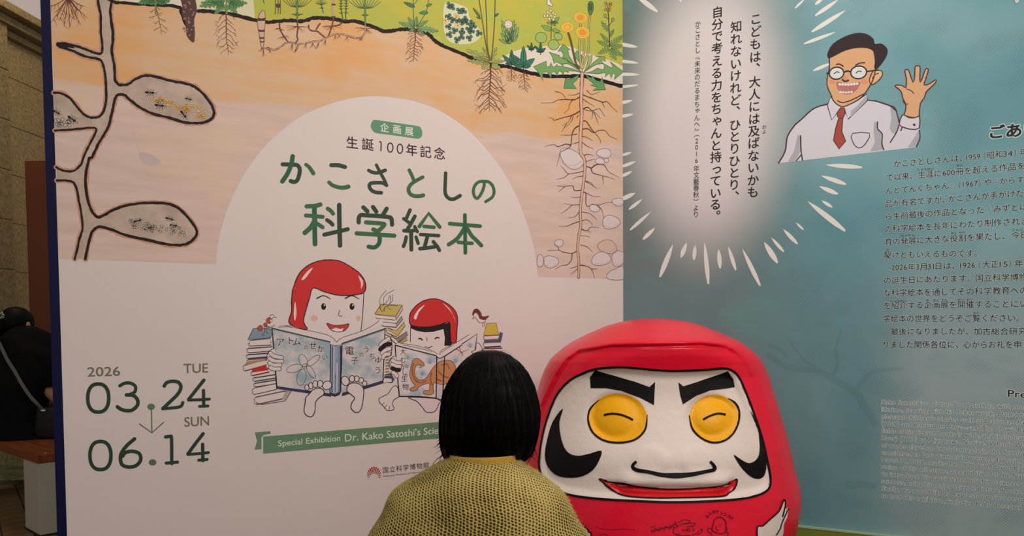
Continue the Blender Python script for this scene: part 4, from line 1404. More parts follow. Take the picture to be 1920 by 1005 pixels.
# long-necked dinosaur on the cover
DN = (186, 124, 84)
DI = (112, 54, 40)
pr.outline([TJ(*p) for p in [(545, 230), (570, 195), (610, 190), (650, 215), (682, 250), (672, 275), (640, 262), (600, 262), (580, 300), (575, 360), (600, 410), (650, 430), (710, 400), (760, 320), (800, 270),
                             (860, 225), (940, 208), (1000, 230), (1030, 290), (1020, 360), (990, 420), (900, 480), (800, 460), (780, 500), (785, 560), (760, 590), (690, 590), (668, 570), (690, 545), (735, 540), (740, 470),
                             (700, 470), (650, 490), (620, 505), (600, 540), (540, 552), (520, 530), (555, 510), (580, 490), (540, 440), (520, 360), (535, 280)]], DN, 1.2, DI, 5, 3)
for P_ in ([(560, 250), (550, 330), (575, 420), (640, 460), (700, 440)], [(760, 350), (750, 420), (770, 480)], [(880, 260), (930, 250), (960, 300)], [(840, 330), (880, 380), (950, 400)], [(820, 420), (870, 440)]):
    pr.stroke([TJ(*p) for p in P_], 3, (150, 84, 56), 5.8, 4, jit=.4, raw=True)
pr.ellipse(*TJ(615, 215), 1.3, .9, (230, 214, 196), .6, DI, 0, 6)
for P_ in ([(820, 165), (815, 620)], [(908, 170), (885, 640)], [(360, 42), (385, 380), (405, 608)]):
    pr.stroke([TJ(*p) for p in P_], 2.2, IK, 6.5, 3, jit=.25, raw=True)
pr.stroke([TJ(360, 42), TJ(560, 95), TJ(810, 158)], 2.2, IK, 6.5, 2, jit=.2, raw=True)
pr.stroke([TJ(405, 610), TJ(600, 612), TJ(805, 628), TJ(850, 652), TJ(890, 640)], 2.4, IK, 6.5, 2, jit=.25, raw=True)
pr.stroke([TJ(815, 178), TJ(860, 188), TJ(908, 165), TJ(1100, 40)], 1.9, IK, 6.5, 0, jit=.2, raw=True)
pr.stroke([TI(1100, 680), TI(1268, 568), TI(1245, 760)], 1.7, IK, 6.5, 0, jit=.2, raw=True)
for ch, x, y, e in (('大', 447, 115, 12), ('む', 447, 210, 12), ('か', 447, 285, 12), ('し', 460, 345, 11), ('の', 485, 375, 6.5), ('生', 462, 415, 13), ('物', 475, 505, 13)):
    pr.char(ch, *TJ(x, y), e, IT, .006, 6.8, raw=True, halo=(206, 186, 180), halo_w=.05)
for P_ in ([(1090, 125), (1130, 110), (1175, 85)], [(1040, 85), (1085, 120), (1055, 155)], [(1070, 60), (1090, 120), (1120, 155)], [(1100, 130), (1100, 180)]):
    pr.stroke([TJ(*p) for p in P_], (1.8, .6), (150, 70, 64), 6, 2, raw=True)
pr.poly([TJ(*p) for p in [(370, 170), (320, 180), (290, 240), (300, 300), (330, 370), (385, 400)]], SK, 7.3, 3, raw=True)
hand(TJ, [[(330, 210), (370, 235), (415, 238)], [(325, 255), (370, 275), (412, 278)], [(330, 300), (365, 315), (400, 318)], [(335, 345), (360, 360), (380, 385)]])
pr.stroke([TJ(370, 165), TJ(320, 180), TJ(292, 240), TJ(305, 300)], 1.3, IK, 10, 4, raw=True)
pr.outline([TI(*p) for p in [(1260, 670), (1300, 685), (1325, 750), (1290, 790), (1215, 780), (1210, 760), (1250, 745)]], SK, 1.2, IK, 8)
pr.outline([TJ(*p) for p in [(375, 495), (330, 510), (280, 580), (215, 615), (180, 640), (190, 680), (230, 720), (270, 765), (320, 765), (350, 745), (330, 700), (345, 650), (400, 612), (405, 560)]], SK, 1.3, IK, 2)
for P_ in ([(215, 700), (240, 680)], [(240, 740), (265, 705)], [(290, 765), (300, 720)]):
    pr.stroke([TJ(*p) for p in P_], 1, IK, 3, 0, raw=True)
pr.outline([TJ(*p) for p in [(510, 620), (600, 665), (660, 730), (700, 780), (760, 788), (810, 765), (840, 700), (845, 640)]], (212, 184, 184), 1.4, IK, 2)
# right pile and bird
pr.outline([TI(*p) for p in [(1340, 580), (1375, 450), (1480, 447), (1508, 580)]], (196, 162, 62), 1.1, (96, 70, 40), 1, 0)
book_stack(pr, TI, [(1350, 590, 1508, 580, 45, (140, 92, 80)), (1350, 665, 1525, 655, 50, (60, 56, 84)), (1345, 730, 1540, 725, 40, (110, 60, 66))], 1)
pr.poly([TI(*p) for p in [(1345, 635), (1500, 635), (1520, 545), (1555, 560), (1530, 665), (1345, 668)]], (76, 76, 100), 2.4, raw=True)
pr.poly([TI(*p) for p in [(1215, 340), (1235, 295), (1275, 290), (1310, 330), (1330, 375), (1400, 365), (1380, 395), (1345, 418), (1300, 410), (1280, 360), (1250, 330), (1220, 365)]], (104, 44, 44), 3, 3, raw=True)
pr.outline([TI(*p) for p in [(1225, 365), (1250, 335), (1280, 355), (1300, 400), (1360, 415), (1340, 445), (1290, 440), (1262, 400)]], SK, .9, (84, 44, 44), 3.5)
pr.poly([TI(*p) for p in [(1232, 385), (1205, 398), (1240, 398)]], (110, 84, 72), 3.6, raw=True)
for x in (1335, 1355):
    pr.stroke([TI(x, 435), TI(x - 6, 490)], 1, (84, 44, 44), 3.5, 0, raw=True)
pr.build()

# ------------------------------------------------------------------ right wall: rays, quotation, greeting text
RAYC = (214, 212, 206)
pr = Print(wr, 'glow_rays', 'white brush strokes radiating round the quotation', base=2)
TK = crop(1160, 0, .5575)
TL = crop(1160, 290, .26867)
T2c = crop(1440, 0, .3183)
rays = [(TK, (14, 150), (62, 158), 7), (TK, (14, 206), (65, 212), 6), (TK, (14, 250), (68, 251), 6), (TK, (14, 292), (65, 286), 5), (TK, (14, 345), (45, 338), 6), (TK, (14, 391), (48, 384), 6),
        (TL, (20, 5), (88, -15), 5), (TL, (20, 85), (118, 48), 6), (TL, (20, 152), (94, 116), 6), (TL, (20, 312), (115, 268), 8),
        (TL, (75, 380), (162, 312), 6), (TL, (82, 524), (220, 402), 6), (TL, (172, 590), (252, 512), 7), (TL, (290, 848), (377, 630), 9), (TL, (437, 712), (474, 617), 8), (TL, (525, 730), (534, 634), 7),
        (TL, (626, 898), (600, 615), 8), (TL, (708, 788), (698, 662), 8), (TL, (816, 802), (766, 645), 7), (TL, (985, 910), (865, 660), 8), (TL, (1105, 750), (1016, 612), 10), (TL, (1150, 675), (1068, 582), 6),
        (TL, (1245, 620), (1150, 522), 7), (TL, (1288, 523), (1240, 476), 4), (TL, (1575, 528), (1322, 328), 10), (TL, (1487, 365), (1420, 322), 6), (TL, (1525, 273), (1402, 222), 8), (TL, (1582, 205), (1416, 148), 8),
        (TL, (1692, 88), (1450, 72), 8), (TK, (128, 38), (55, -18), 9), (TK, (210, 5), (195, -25), 5),
        (T2c, (160, 48), (215, -5), 4), (T2c, (280, 25), (325, -10), 6), (T2c, (282, 90), (412, 0), 7), (T2c, (262, 185), (455, 62), 8), (T2c, (215, 257), (395, 190), 6), (T2c, (270, 415), (372, 372), 6)]
for T_, a_, b_, w_ in rays:
    a_, b_ = T_(*a_), T_(*b_)
    m1 = (lerp(a_[0], b_[0], .3), lerp(a_[1], b_[1], .3))
    m2 = (lerp(a_[0], b_[0], .7), lerp(a_[1], b_[1], .7))
    lf = T_ in (TK,) or a_[0] < 1240
    pr.stroke([a_, m1, m2, b_], [w_ * .45, w_, w_ * .85, 1.0] if not (T_ is TK and a_[0] < 1180) else [w_, w_, w_ * .8, 1.6], RAYC, 1, 5, raw=True)
pr.build()

pr = Print(wr, 'quotation_lettering', 'black vertical Japanese quotation lettering', base=4)
QI = (34, 26, 28)
KX, KY, K2 = 1270, 205, .21384
def col(string, ys, x_top, x_bot, em, bold, wide=1.0):
    y0, y1 = ys[0], ys[-1]
    for ch, y in zip(string, ys):
        if ch == ' ': continue
        x = lerp(x_top, x_bot, (y - y0) / (y1 - y0))
        px, py = KX + x * K2, y * K2
        rot = 0
        if ch in '、。': px = px + 27 * K2
        if ch in '『』（）':
            rot = -math.pi / 2
        if ch in 'ゃっ': px, py = px + em * .08, py - em * .04
        pr.char(ch, px, py, em, QI, bold, 1, rot, wide, raw=True)
Y2 = 958.8
col('こどもは、大人には及ばないかも', [168, 278, 388, 500, 567, 720, 828, 935, Y2 + 85, Y2 + 192, Y2 + 297, Y2 + 408, Y2 + 512, Y2 + 622, Y2 + 727], 688, 662, 22.4, .014, .98)
col('知れないけれど、ひとりひとり、', [235, 343, 450, 560, 665, 772, 880, 945, Y2 + 138, Y2 + 240, Y2 + 345, Y2 + 453, Y2 + 557, Y2 + 662, Y2 + 732], 517, 497, 22.4, .014, .98)
col('自分で考える力をちゃんと持っている。', [108, 215, 320, 425, 535, 642, 748, 855, 958, Y2 + 100, Y2 + 210, Y2 + 318, Y2 + 420, Y2 + 525, Y2 + 628, Y2 + 735, Y2 + 835, Y2 + 905], 352, 333, 22.4, .014, .98)
col('かこさとし『未来のだるまちゃんへ』（2016年文藝春秋）より', [212, 265, 325, 385, 442, 515, 560, 620, 677, 735, 797, 855, 915, 968, Y2 + 75, Y2 + 130, Y2 + 176, Y2 + 234, Y2 + 278, Y2 + 334, Y2 + 392, Y2 + 450,
     Y2 + 520, Y2 + 578, Y2 + 635, Y2 + 690, Y2 + 748, Y2 + 792, Y2 + 865, Y2 + 922], 180, 163, 12.6, .006, .92)
pr.char('お', KX + 762 * K2, (Y2 + 155) * K2, 8.6, QI, .006, 1, raw=True)
pr.char('よ', KX + 762 * K2, (Y2 + 197) * K2, 8.6, QI, .006, 1, raw=True)
pr.build()

TM = crop(1640, 220, .25878)
TN = crop(1640, 460, .25878)
TO = crop(1640, 710, .25878)
BI = (30, 30, 34)
HALO = (186, 196, 196)
pr = Print(wr, 'greeting_lettering', 'black Japanese greeting text with pale outlines', base=4)
def row(T, ya, yb, segs, em=14.6, bold=.014, halo=HALO, hw=.032):
    """ya, yb: bottom of the characters at crop x=100 and x=1000"""
    f = lambda x: ya + (yb - ya) * (x - 100) / 900
    for s_, x0, x1 in segs:
        p0, p1 = T(x0, f(x0)), T(x1, f(x1))
        pr.text(s_, (p0[0], p0[1] - .07 * em), (p1[0], p1[1] - .07 * em), em, BI, bold, halo, hw, 2, raw=True)
row(TM, 368, 284, [('かこさとしさんは、', 138, 632), ('1959', 660, 765), ('（', 792, 806), ('昭和', 815, 925), ('34', 930, 998), ('）', 1008, 1024), ('年に', 1052, 1166)])
row(TM, 462, 384, [('て以来、', 85, 272), ('生涯に', 315, 480), ('600', 492, 580), ('冊を超える作品を', 587, 1086)])
row(TM, 557, 480, [('んとてんぐちゃん』', 80, 565), ('（1967）', 608, 766), ('や', 792, 846), ('『からすの', 878, 1140)])
row(TM, 652, 580, [('品が有名ですが、', 78, 508), ('かこさんが手がけたか', 535, 1145)])
row(TM, 744, 680, [('ら生前最後の作品となった', 82, 790), ('『みずとは', 832, 1108)])
row(TM, 834, 782, [('の科学絵本を長年にわたり制作されま', 75, 1112)])
row(TM, 927, 880, [('育の発展に大きな役割を果たし、', 75, 942), ('今日', 990, 1105)])
row(TN, 94, 76, [('駆けともいえるものです。', 68, 742)])
row(TN, 186, 158, [('2026', 122, 234), ('年', 240, 294), ('3', 300, 320), ('月', 326, 378), ('31', 383, 430), ('日は、', 442, 578), ('1926', 618, 726), ('（', 755, 768), ('大正', 780, 898), ('15', 905, 962), ('）', 972, 986), ('年3', 1014, 1110)])
row(TN, 279, 256, [('の誕生日にあたります。', 68, 690), ('国立科学博物館', 733, 1170)])
row(TN, 369, 354, [('な科学絵本を通してその科学教育への', 68, 1108)])
row(TN, 461, 450, [('を紹介する企画展を開催することにい', 68, 1108)])
row(TN, 556, 552, [('学絵本の世界をどうぞご覧ください。', 62, 1046)])
row(TN, 649, 648, [('最後になりましたが、', 118, 678), ('加古総合研究', 718, 1100)])
row(TN, 744, 744, [('りました関係各位に、', 65, 606), ('心からお礼を申し', 643, 1125)])
for T_, s_, x0, x1, y in ((TM, 'しょうがい', 312, 425, 384), (TM, 'さつ', 595, 636, 356), (TM, 'はってん', 190, 290, 864), (TM, 'やく', 553, 590, 848), (TM, 'わり', 612, 652, 842), (TM, 'こんにち', 995, 1105, 822),
                         (TN, 'か', 88, 102, 42), (TN, 'しょうかい', 118, 228, 412), (TN, 'き', 376, 390, 406), (TN, 'かく', 425, 462, 405), (TN, 'てん', 485, 525, 403), (TN, 'かい', 602, 648, 402), (TN, 'さい', 665, 708, 401), (TN, 'らん', 716, 758, 497)):
    pr.text(s_, T_(x0, y), T_(x1, y - 2), 4.6, BI, .01, None, raw=True)
pr.text('ごあい', TM(838, 148), TM(1190, 122), 27, BI, .035, (196, 204, 202), .05, raw=True)
pr.build()

pr = Print(wr, 'english_greeting_lettering', 'small English greeting text with pale outlines', base=4)
EI, EH = (84, 92, 96), (198, 204, 200)
def erow(y0, y1, segs):
    for q in segs:
        s_, x0, x1 = q[:3]
        f = lambda x: y0 + (y1 - y0) * (x - 50) / 1030
        pr.text(s_, TO(x0, f(x0)), TO(x1, f(x1)), lerp(11.9, 13.6, (x0 - 50) / 1030), EI, .002, EH, .052, 2, .2 if len(q) > 3 else 0, raw=True)
erow(184, 220, [('Kako Satoshi is a picture book author, with more', 50, 1130)])
erow(236, 278, [('lifetime, starting with his debut work,', 50, 868), ('Damu no', 890, 1105, 1)])
erow(288, 334, [('pleasant children’s stories such as', 50, 782), ('Daruma-chan', 797, 1110, 1)])
erow(340, 390, [('(1967) and', 50, 265), ('Karasu no Panya-san', 283, 740, 1), ('(The Crow’s Bak', 757, 1112)])
erow(391, 444, [('fields of his picture books is wide, and includes', 50, 1060), ('Kaw', 1078, 1180, 1)])
erow(443, 500, [('River) (1962) to', 50, 372), ('Mizu towa Nanjya?', 390, 802, 1), ('(What is Wat', 816, 1112)])
erow(496, 558, [('of works played an important role in the develop', 50, 1100)])
erow(549, 614, [('considered to be a pioneer in present-day scienc', 50, 1098)])
erow(600, 668, [('March 31, 2026, marks the 100th birthday of Kak', 50, 1096)])
erow(652, 724, [('ration of this milestone, an exhibition at the Nati', 50, 1092)])
erow(704, 782, [('to introduce his passionate belief in science e', 50, 1085)])
erow(756, 838, [('sciences, using his major science picture books.', 50, 1072)])
erow(808, 894, [('Finally, we would like to express our sincere ap', 50, 1085)])
erow(862, 952, [('to hold this exhibition, including Kako Research', 50, 1068)])
pr.text('Prefa', TO(966, 130), TO(1170, 146), 18.5, BI, .012, (190, 198, 196), .05, raw=True)
pr.build()

# waving man -------------------------------------------------------------
pr = Print(wr, 'waving_man_picture', 'printed drawing of a waving man in white shirt and red tie', base=8)
TW = crop(1440, 50, .25862)
TX = crop(1640, 100, .20896)
SH, SHD = (198, 188, 190), (160, 156, 158)
SKN, OL = (204, 152, 110), (66, 40, 44)
# shirt body
body = [(75, 990), (125, 900), (140, 800), (190, 720), (240, 675), (330, 595), (430, 560), (560, 590), (715, 535), (800, 545), (880, 570), (935, 620)]
b_px = [TW(*p) for p in body] + [TX(*p) for p in [(190, 500), (215, 600), (225, 640), (260, 550), (390, 580), (405, 560), (400, 760), (375, 838)]] + [(1718, 276), (1590, 291), (1460, 306)]
pr.poly(b_px, SH, 0, raw=True)
for P_ in ([(215, 785), (245, 800), (240, 900), (195, 975), (145, 980), (190, 900)], [(770, 690), (800, 690), (795, 740), (828, 780), (838, 893), (740, 905), (775, 840), (765, 760)], [(640, 560), (715, 500), (715, 540), (600, 650), (600, 610)]):
    pr.poly([TW(*p) for p in P_], SHD, .4, 0, raw=True)
pr.poly([TX(*p) for p in [(140, 480), (190, 520), (215, 600), (215, 650), (180, 725), (135, 680), (150, 580)]], SHD, .4, 2, raw=True)
pr.poly([TX(*p) for p in [(395, 690), (400, 760), (375, 838), (295, 846), (340, 780)]], SHD, .4, 0, raw=True)
so = 2.3
for P_, w_ in (([(78, 988), (125, 900), (140, 800), (190, 720), (240, 675), (330, 595), (430, 562)], 2.6), ([(235, 790), (240, 900), (250, 968)], 2.3), ([(240, 930), (205, 972)], 2), ([(720, 532), (800, 545), (880, 572), (928, 610)], 2.3),
               ([(795, 690), (795, 740), (828, 780), (825, 850), (840, 893)], 2.3)):
    pr.stroke([TW(*p) for p in P_], w_, OL, 1, 5, jit=.1, raw=True)
for P_ in ([(0, 425), (110, 462), (180, 490), (205, 560), (218, 620)], [(218, 645), (195, 710), (140, 800)], [(245, 668), (235, 695)], [(400, 690), (405, 760), (375, 836)]):
    pr.stroke([TX(*p) for p in P_], 2.3, OL, 1, 5, raw=True)
pr.outline([TW(*p) for p in [(612, 775), (735, 772), (720, 830), (680, 875), (640, 872), (612, 830)]], SH, 1.8, OL, 1, 2, 0)
# neck, collar, tie
pr.poly([TW(*p) for p in [(450, 480), (540, 600), (700, 500), (640, 400), (480, 400)]], SKN, 1, raw=True)
pr.outline([TW(*p) for p in [(455, 510), (430, 570), (462, 678), (520, 600), (530, 582)]], SH, 2, OL, 1.6, 0, 0)
pr.outline([TW(*p) for p in [(715, 490), (722, 535), (580, 672), (555, 600), (545, 582), (640, 540)]], SH, 2, OL, 1.6, 0, 0)
pr.poly([TW(*p) for p in [(600, 655), (600, 612), (650, 570), (712, 500), (718, 535)]], SHD, 2.3, raw=True)
pr.outline([TW(*p) for p in [(525, 590), (555, 590), (560, 625), (542, 668), (505, 655), (500, 625)]], (156, 66, 54), 1.9, OL, 3, 0, 0)
pr.outline([TW(*p) for p in [(512, 665), (542, 668), (535, 760), (563, 830), (515, 888), (475, 825), (490, 740)]], (156, 66, 54), 1.9, OL, 3, 0, 0)
# head
pr.outline([TW(*p) for p in [(770, 310), (795, 315), (828, 325), (825, 360), (790, 400), (750, 420), (735, 380)]], (210, 160, 122), 2, OL, 2.5, 3)
face = [(450, 215), (445, 300), (430, 370), (430, 430), (455, 490), (480, 545), (535, 580), (600, 560), (680, 510), (750, 410), (775, 330), (775, 220), (740, 150), (600, 130), (500, 160)]
pr.outline([TW(*p) for p in face], SKN, 2.2, OL, 3, 4)
for cx, cy in ((462, 400), (700, 400), (560, 380)):
    pr.ellipse(*TW(cx, cy), 6, 5, (206, 134, 98), layer=3.8)
pr.stroke([TW(505, 538), TW(540, 550), TW(600, 535), TW(690, 490)], 2.2, OL, 4, 4, raw=True)
hair = [(432, 222), (432, 190), (470, 125), (560, 70), (650, 45), (720, 55), (765, 90), (775, 125), (820, 122), (862, 155), (865, 200), (835, 255), (795, 302), (770, 300), (778, 230), (772, 190), (730, 160), (650, 155), (560, 175), (480, 215), (445, 230)]
pr.poly([TW(*p) for p in hair], (44, 30, 34), 4.2, 3, raw=True)
pr.poly([TW(*p) for p in [(495, 402), (580, 412), (668, 400), (650, 450), (610, 485), (560, 492), (515, 470)]], (172, 104, 98), 4, 3, raw=True)
for k in range(7):
    x = 520 + 21 * k
    pr.ellipse(*TW(x, 420 - abs(k - 3) * 1.5 + (3 - k) * .8), 2.7, 2.6, (214, 202, 198), .25, (190, 150, 146), 0, 4.6, 10)
for k in range(5):
    x = 525 + 20 * k
    pr.ellipse(*TW(x, 478 - abs(k - 2) * 2), 2.5, 2.1, (212, 198, 194), .25, (190, 150, 146), 0, 4.6, 10)
for cx, cy, rx, ry in ((497, 338, 53, 44), (657, 332, 58, 46)):
    pr.ellipse(*TW(cx, cy), rx * .2586, ry * .2586, (204, 200, 206), 2.6, (40, 28, 34), -8, 5)
    pr.stroke([TW(cx - 18, cy + 5), TW(cx, cy - 10), TW(cx + 20, cy - 5)], 1.8, OL, 6, 4, raw=True)
pr.stroke([TW(550, 332), TW(575, 322), TW(600, 328)], 3, (40, 28, 34), 6, 3, raw=True)
pr.stroke([TW(715, 325), TW(760, 320), TW(800, 315)], 2.6, (40, 28, 34), 6, 2, raw=True)
pr.stroke([TW(430, 338), TW(445, 338)], 3.4, (40, 28, 34), 6, 0, raw=True)
pr.stroke([TW(497, 275), TW(520, 272), TW(545, 288)], 2.6, OL, 6, 3, raw=True)
pr.stroke([TW(635, 280), TW(665, 265), TW(700, 262)], 2.6, OL, 6, 3, raw=True)
pr.stroke([TW(540, 385), TW(560, 398), TW(582, 390)], 3.4, OL, 6, 3, raw=True)
pr.stroke([TW(758, 375), TW(775, 350), TW(800, 338)], 1.8, OL, 6, 3, raw=True)
# hand and cuff
pr.outline([TX(*p) for p in [(275, 520), (280, 460), (255, 410), (240, 350), (210, 315), (180, 295), (200, 285), (250, 290), (280, 310), (285, 230), (270, 160), (290, 145), (310, 165), (345, 265), (360, 200), (362, 125), (385, 112),
                             (408, 125), (405, 200), (408, 262), (430, 215), (455, 145), (475, 138), (480, 160), (455, 240), (442, 285), (490, 275), (545, 238), (550, 258), (500, 310), (460, 350), (445, 400), (410, 450), (400, 540), (385, 580), (270, 560)]],
           SKN, 2.2, OL, 3, 2, .05)
pr.stroke([TX(285, 320), TX(325, 335), TX(352, 362)], 1.8, OL, 4, 3, raw=True)
pr.stroke([TX(255, 430), TX(275, 455), TX(298, 455)], 1.8, OL, 4, 3, raw=True)
pr.outline([TX(*p) for p in [(250, 552), (300, 575), (350, 580), (395, 565), (402, 560), (400, 670), (330, 682), (270, 668), (220, 640)]], SH, 2.2, OL, 4.5, 2, 0)
pr.ellipse(*TX(355, 642), 2.6, 2.4, OL, layer=5.5)
pr.build()

# small printed leaf tip at the top right corner and faint tree silhouettes in the teal print
TEAL_DK = teal_material(.86)
pr = Print(wr, 'tree_branch_print', 'faint dark tree branches printed in the teal ground', base=0)
TY = crop(1440, 640, .36308)
for P_, w_ in (([(-10, 60), (100, 130), (250, 150), (330, 190), (450, 262), (500, 340), (560, 430)]  , (9, 15)), ([(450, 262), (500, 190), (560, 150), (700, 140)], (10, 5)), ([(330, 190), (360, 110), (350, 40), (380, -60)], (8, 4)),
               ([(100, 80), (60, 40), (0, 20)], (7, 4)), ([(400, 745), (480, 735), (560, 750)], (16, 10)), ([(280, 150), (180, 90), (100, -20)], (4, 2))):
    pr.stroke([TY(*p) for p in P_], w_, TEAL_DK, 0, 6, jit=.12, raw=True, cap=False)
pr.outline([(1900, -6), (1912, -8), (1911, 4), (1904, 7)], (190, 186, 180), 1, (80, 84, 84), 1, 0)
pr.build()
# ------------------------------------------------------------------ room behind: floor, ceiling, stone wall
M_FLOOR = noise_mat('floor_tile', (98, 70, 50), (120, 88, 64), (1, 1, 1), 6, .35, .7, rough=.35)
bm = bmesh.new()
box(bm, (0, 2.5, -.055), (13, 17, .09))
fl = bm_obj('floor', bm, noise_mat('floor_ground', (70, 52, 40), (84, 64, 48), (1, 1, 1), 3, .3, .7, rough=.4), label='brown tiled museum floor')
fl['kind'] = 'structure'
# tiles laid on the diagonal where the floor shows beside the bench
tme = None
k = 0
S = .145
for i in range(-14, 15):
    for j in range(-14, 15):
        a = rad(38)
        x = -3.05 + (i * math.cos(a) - j * math.sin(a)) * S
        y = 4.3 + (i * math.sin(a) + j * math.cos(a)) * S
        if not (-3.9 < x < -2.35 and 3.0 < y < 5.35) or k >= 290: continue
        if tme is None:
            bm = bmesh.new()
            box(bm, (0, 0, 0), (S - .008, S - .008, .012))
            bmesh.ops.bevel(bm, geom=[e for e in bm.edges if e.verts[0].co.z > 0 and e.verts[1].co.z > 0], offset=.003, segments=1, affect='EDGES')
            t = bm_obj('tile', bm, M_FLOOR, fl)
            tme = t.data
        else:
            t = bpy.data.objects.new('tile', tme)
            COL.objects.link(t)
            t.parent = fl
        t.location = (x, y, -.0055 + .0008 * math.sin(i * 3.1 + j * 1.7))
        t.rotation_euler = (0, 0, a)
        k += 1
# green marble skirting floor strip against the stone wall
M_MARB = noise_mat('green_marble', (58, 70, 58), (128, 124, 100), (1, 1, 1), 5, .42, .62, rough=.15)
bm = bmesh.new()
box(bm, (-4.2, 6.0, .02), (1.9, 1.4, .04))
o = bm_obj('trim_3', bm, M_MARB, label='dark green marble step along the foot of the stone wall')
o['kind'] = 'structure'

bm = bmesh.new()
box(bm, (0, 2.5, 6.05), (13, 17, .1))
o = bm_obj('ceiling', bm, mat((210, 200, 186), rough=.8), label='pale gallery ceiling')
o['kind'] = 'structure'

STONE = [noise_mat('sandstone', c0, c1, (1, 1, 1), 55, .35, .65, rough=.8, bump=.5) for c0, c1 in
         (((118, 94, 66), (154, 126, 92)), ((108, 86, 60), (144, 118, 86)), ((126, 100, 70), (160, 130, 94)))]
ws = empty('wall_far')
WS = 6.3 / 5.35
ws.location = P3(-4, 500, 6.3)
ws.location.z = 0
ws.rotation_euler = (0, 0, rad(-6))
ws.scale = (WS, WS, WS)
ws['kind'] = 'structure'
ws['label'] = 'tall wall of sandstone blocks with a moulded cornice'
# local frame: +y runs away from the viewer along the wall, +x is the wall's outer face
bm = bmesh.new()
box(bm, (-.16, 1.2, 1.65), (.30, 7.4, 3.3))
bm_obj('wall_core', bm, STONE[1], ws)
CH = .366
bmS = {}
for c in range(10):
    for q, (y0, y1, xo) in enumerate(((-2.4, -1.2, .05), (-1.19, -.02, .05), (.0, .95, 0), (.96, 1.9, 0), (1.91, 2.9, 0), (2.91, 3.9, 0), (3.91, 4.9, 0))):
        if c % 2 and q >= 2:
            y0 -= .0
        key = (q < 2, round(y1 - y0, 2))
        if key not in bmS:
            bm = bmesh.new()
            box(bm, (0, 0, 0), (.10 + xo * 2, y1 - y0 - .003, CH - .003))
            bmesh.ops.bevel(bm, geom=[e for e in bm.edges if e.verts[0].co.x > 0 and e.verts[1].co.x > 0], offset=.003, segments=1, affect='EDGES')
            t = bm_obj('stone_block', bm, STONE[(c + q) % 3], ws)
            bmS[key] = t.data
        else:
            t = bpy.data.objects.new('stone_block', bmS[key])
            COL.objects.link(t)
            t.parent = ws
        t.location = (.01 + xo, (y0 + y1) / 2, -.385 + CH * (c + .5))
# cornice
bm = bmesh.new()
for (x, z, w_, h) in ((.06, 3.215, .30, .05), (.10, 3.27, .38, .06), (.14, 3.33, .46, .06)):
    box(bm, (x - .1, 1.2, z), (w_, 7.4, h))
bm_obj('cornice', bm, STONE[0], ws, bevel=.012)
bm = bmesh.new()
box(bm, (-6.0, 6.2, 2.5), (.2, 9.2, 5.0))
o = bm_obj('wall_left_side', bm, mat((196, 188, 166), rough=.8), label='pale plaster wall above and behind the stonework')
o['kind'] = 'structure'
o.rotation_euler = (0, 0, 0)
bm = bmesh.new()
box(bm, (0, 10.9, 2.5), (13, .2, 5.0))
o = bm_obj('wall_back', bm, mat((196, 188, 166), rough=.8), label='pale plaster back wall of the gallery')
o['kind'] = 'structure'

# brown panel standing behind the poster wall
p0, p1 = P3(56, 305, 5.5), P3(150, 305, 5.5)
bm = bmesh.new()
box(bm, ((p0.x + p1.x) / 2, 5.5, p0.z / 2), (p1.x - p0.x, .12, p0.z))
o = bm_obj('partition_panel', bm, mat((112, 60, 38), rough=.6, noise=.08, nscale=3), bevel=.004)
tag(o, 'reddish brown freestanding panel behind the poster wall edge', 'panel')

# ------------------------------------------------------------------ bench
SEATZ = .459
bc = Vector((-2.632, 3.895, 0))
ub = Vector((-.757, .653, 0))
vb_ = Vector((.653, .757, 0))
be = empty('bench', bc + ub * .82 + vb_ * .27)
be.rotation_euler = (0, 0, math.atan2(ub.y, ub.x))
tag(be, 'wooden slatted bench with pale block legs under the seated person in black', 'bench')
M_WOOD = noise_mat('bench_wood', (108, 50, 26), (142, 72, 40), (1.5, 14, 14), 3, .35, .65, rough=.35)
for k in range(4):
    bm = bmesh.new()
    box(bm, (0, -.2 + .134 * k, SEATZ - .024), (1.66, .128, .048))
    bm_obj('seat_slat', bm, M_WOOD, be, bevel=.005)
for s_ in (-1, 1):
    for r_ in (-1, 1):
        bm = bmesh.new()
        box(bm, (s_ * .690, r_ * .19 + .001, (SEATZ - .049) / 2), (.27, .135, SEATZ - .049))
        bm_obj('leg', bm, mat((178, 162, 146), rough=.5), be, bevel=.004)
        bm = bmesh.new()
        box(bm, (s_ * .690, r_ * .19 + .001, .006), (.277, .142, .012))
        bm_obj('foot_plate', bm, mat((40, 36, 34), rough=.5), be)
bm = bmesh.new()
bmesh.ops.create_cone(bm, cap_ends=True, segments=10, radius1=.006, radius2=.006, depth=.003, matrix=Matrix.Translation((-.78, .21, SEATZ + .0005)))
bm_obj('screw', bm, mat((220, 210, 190), rough=.3, metal=.6), be)


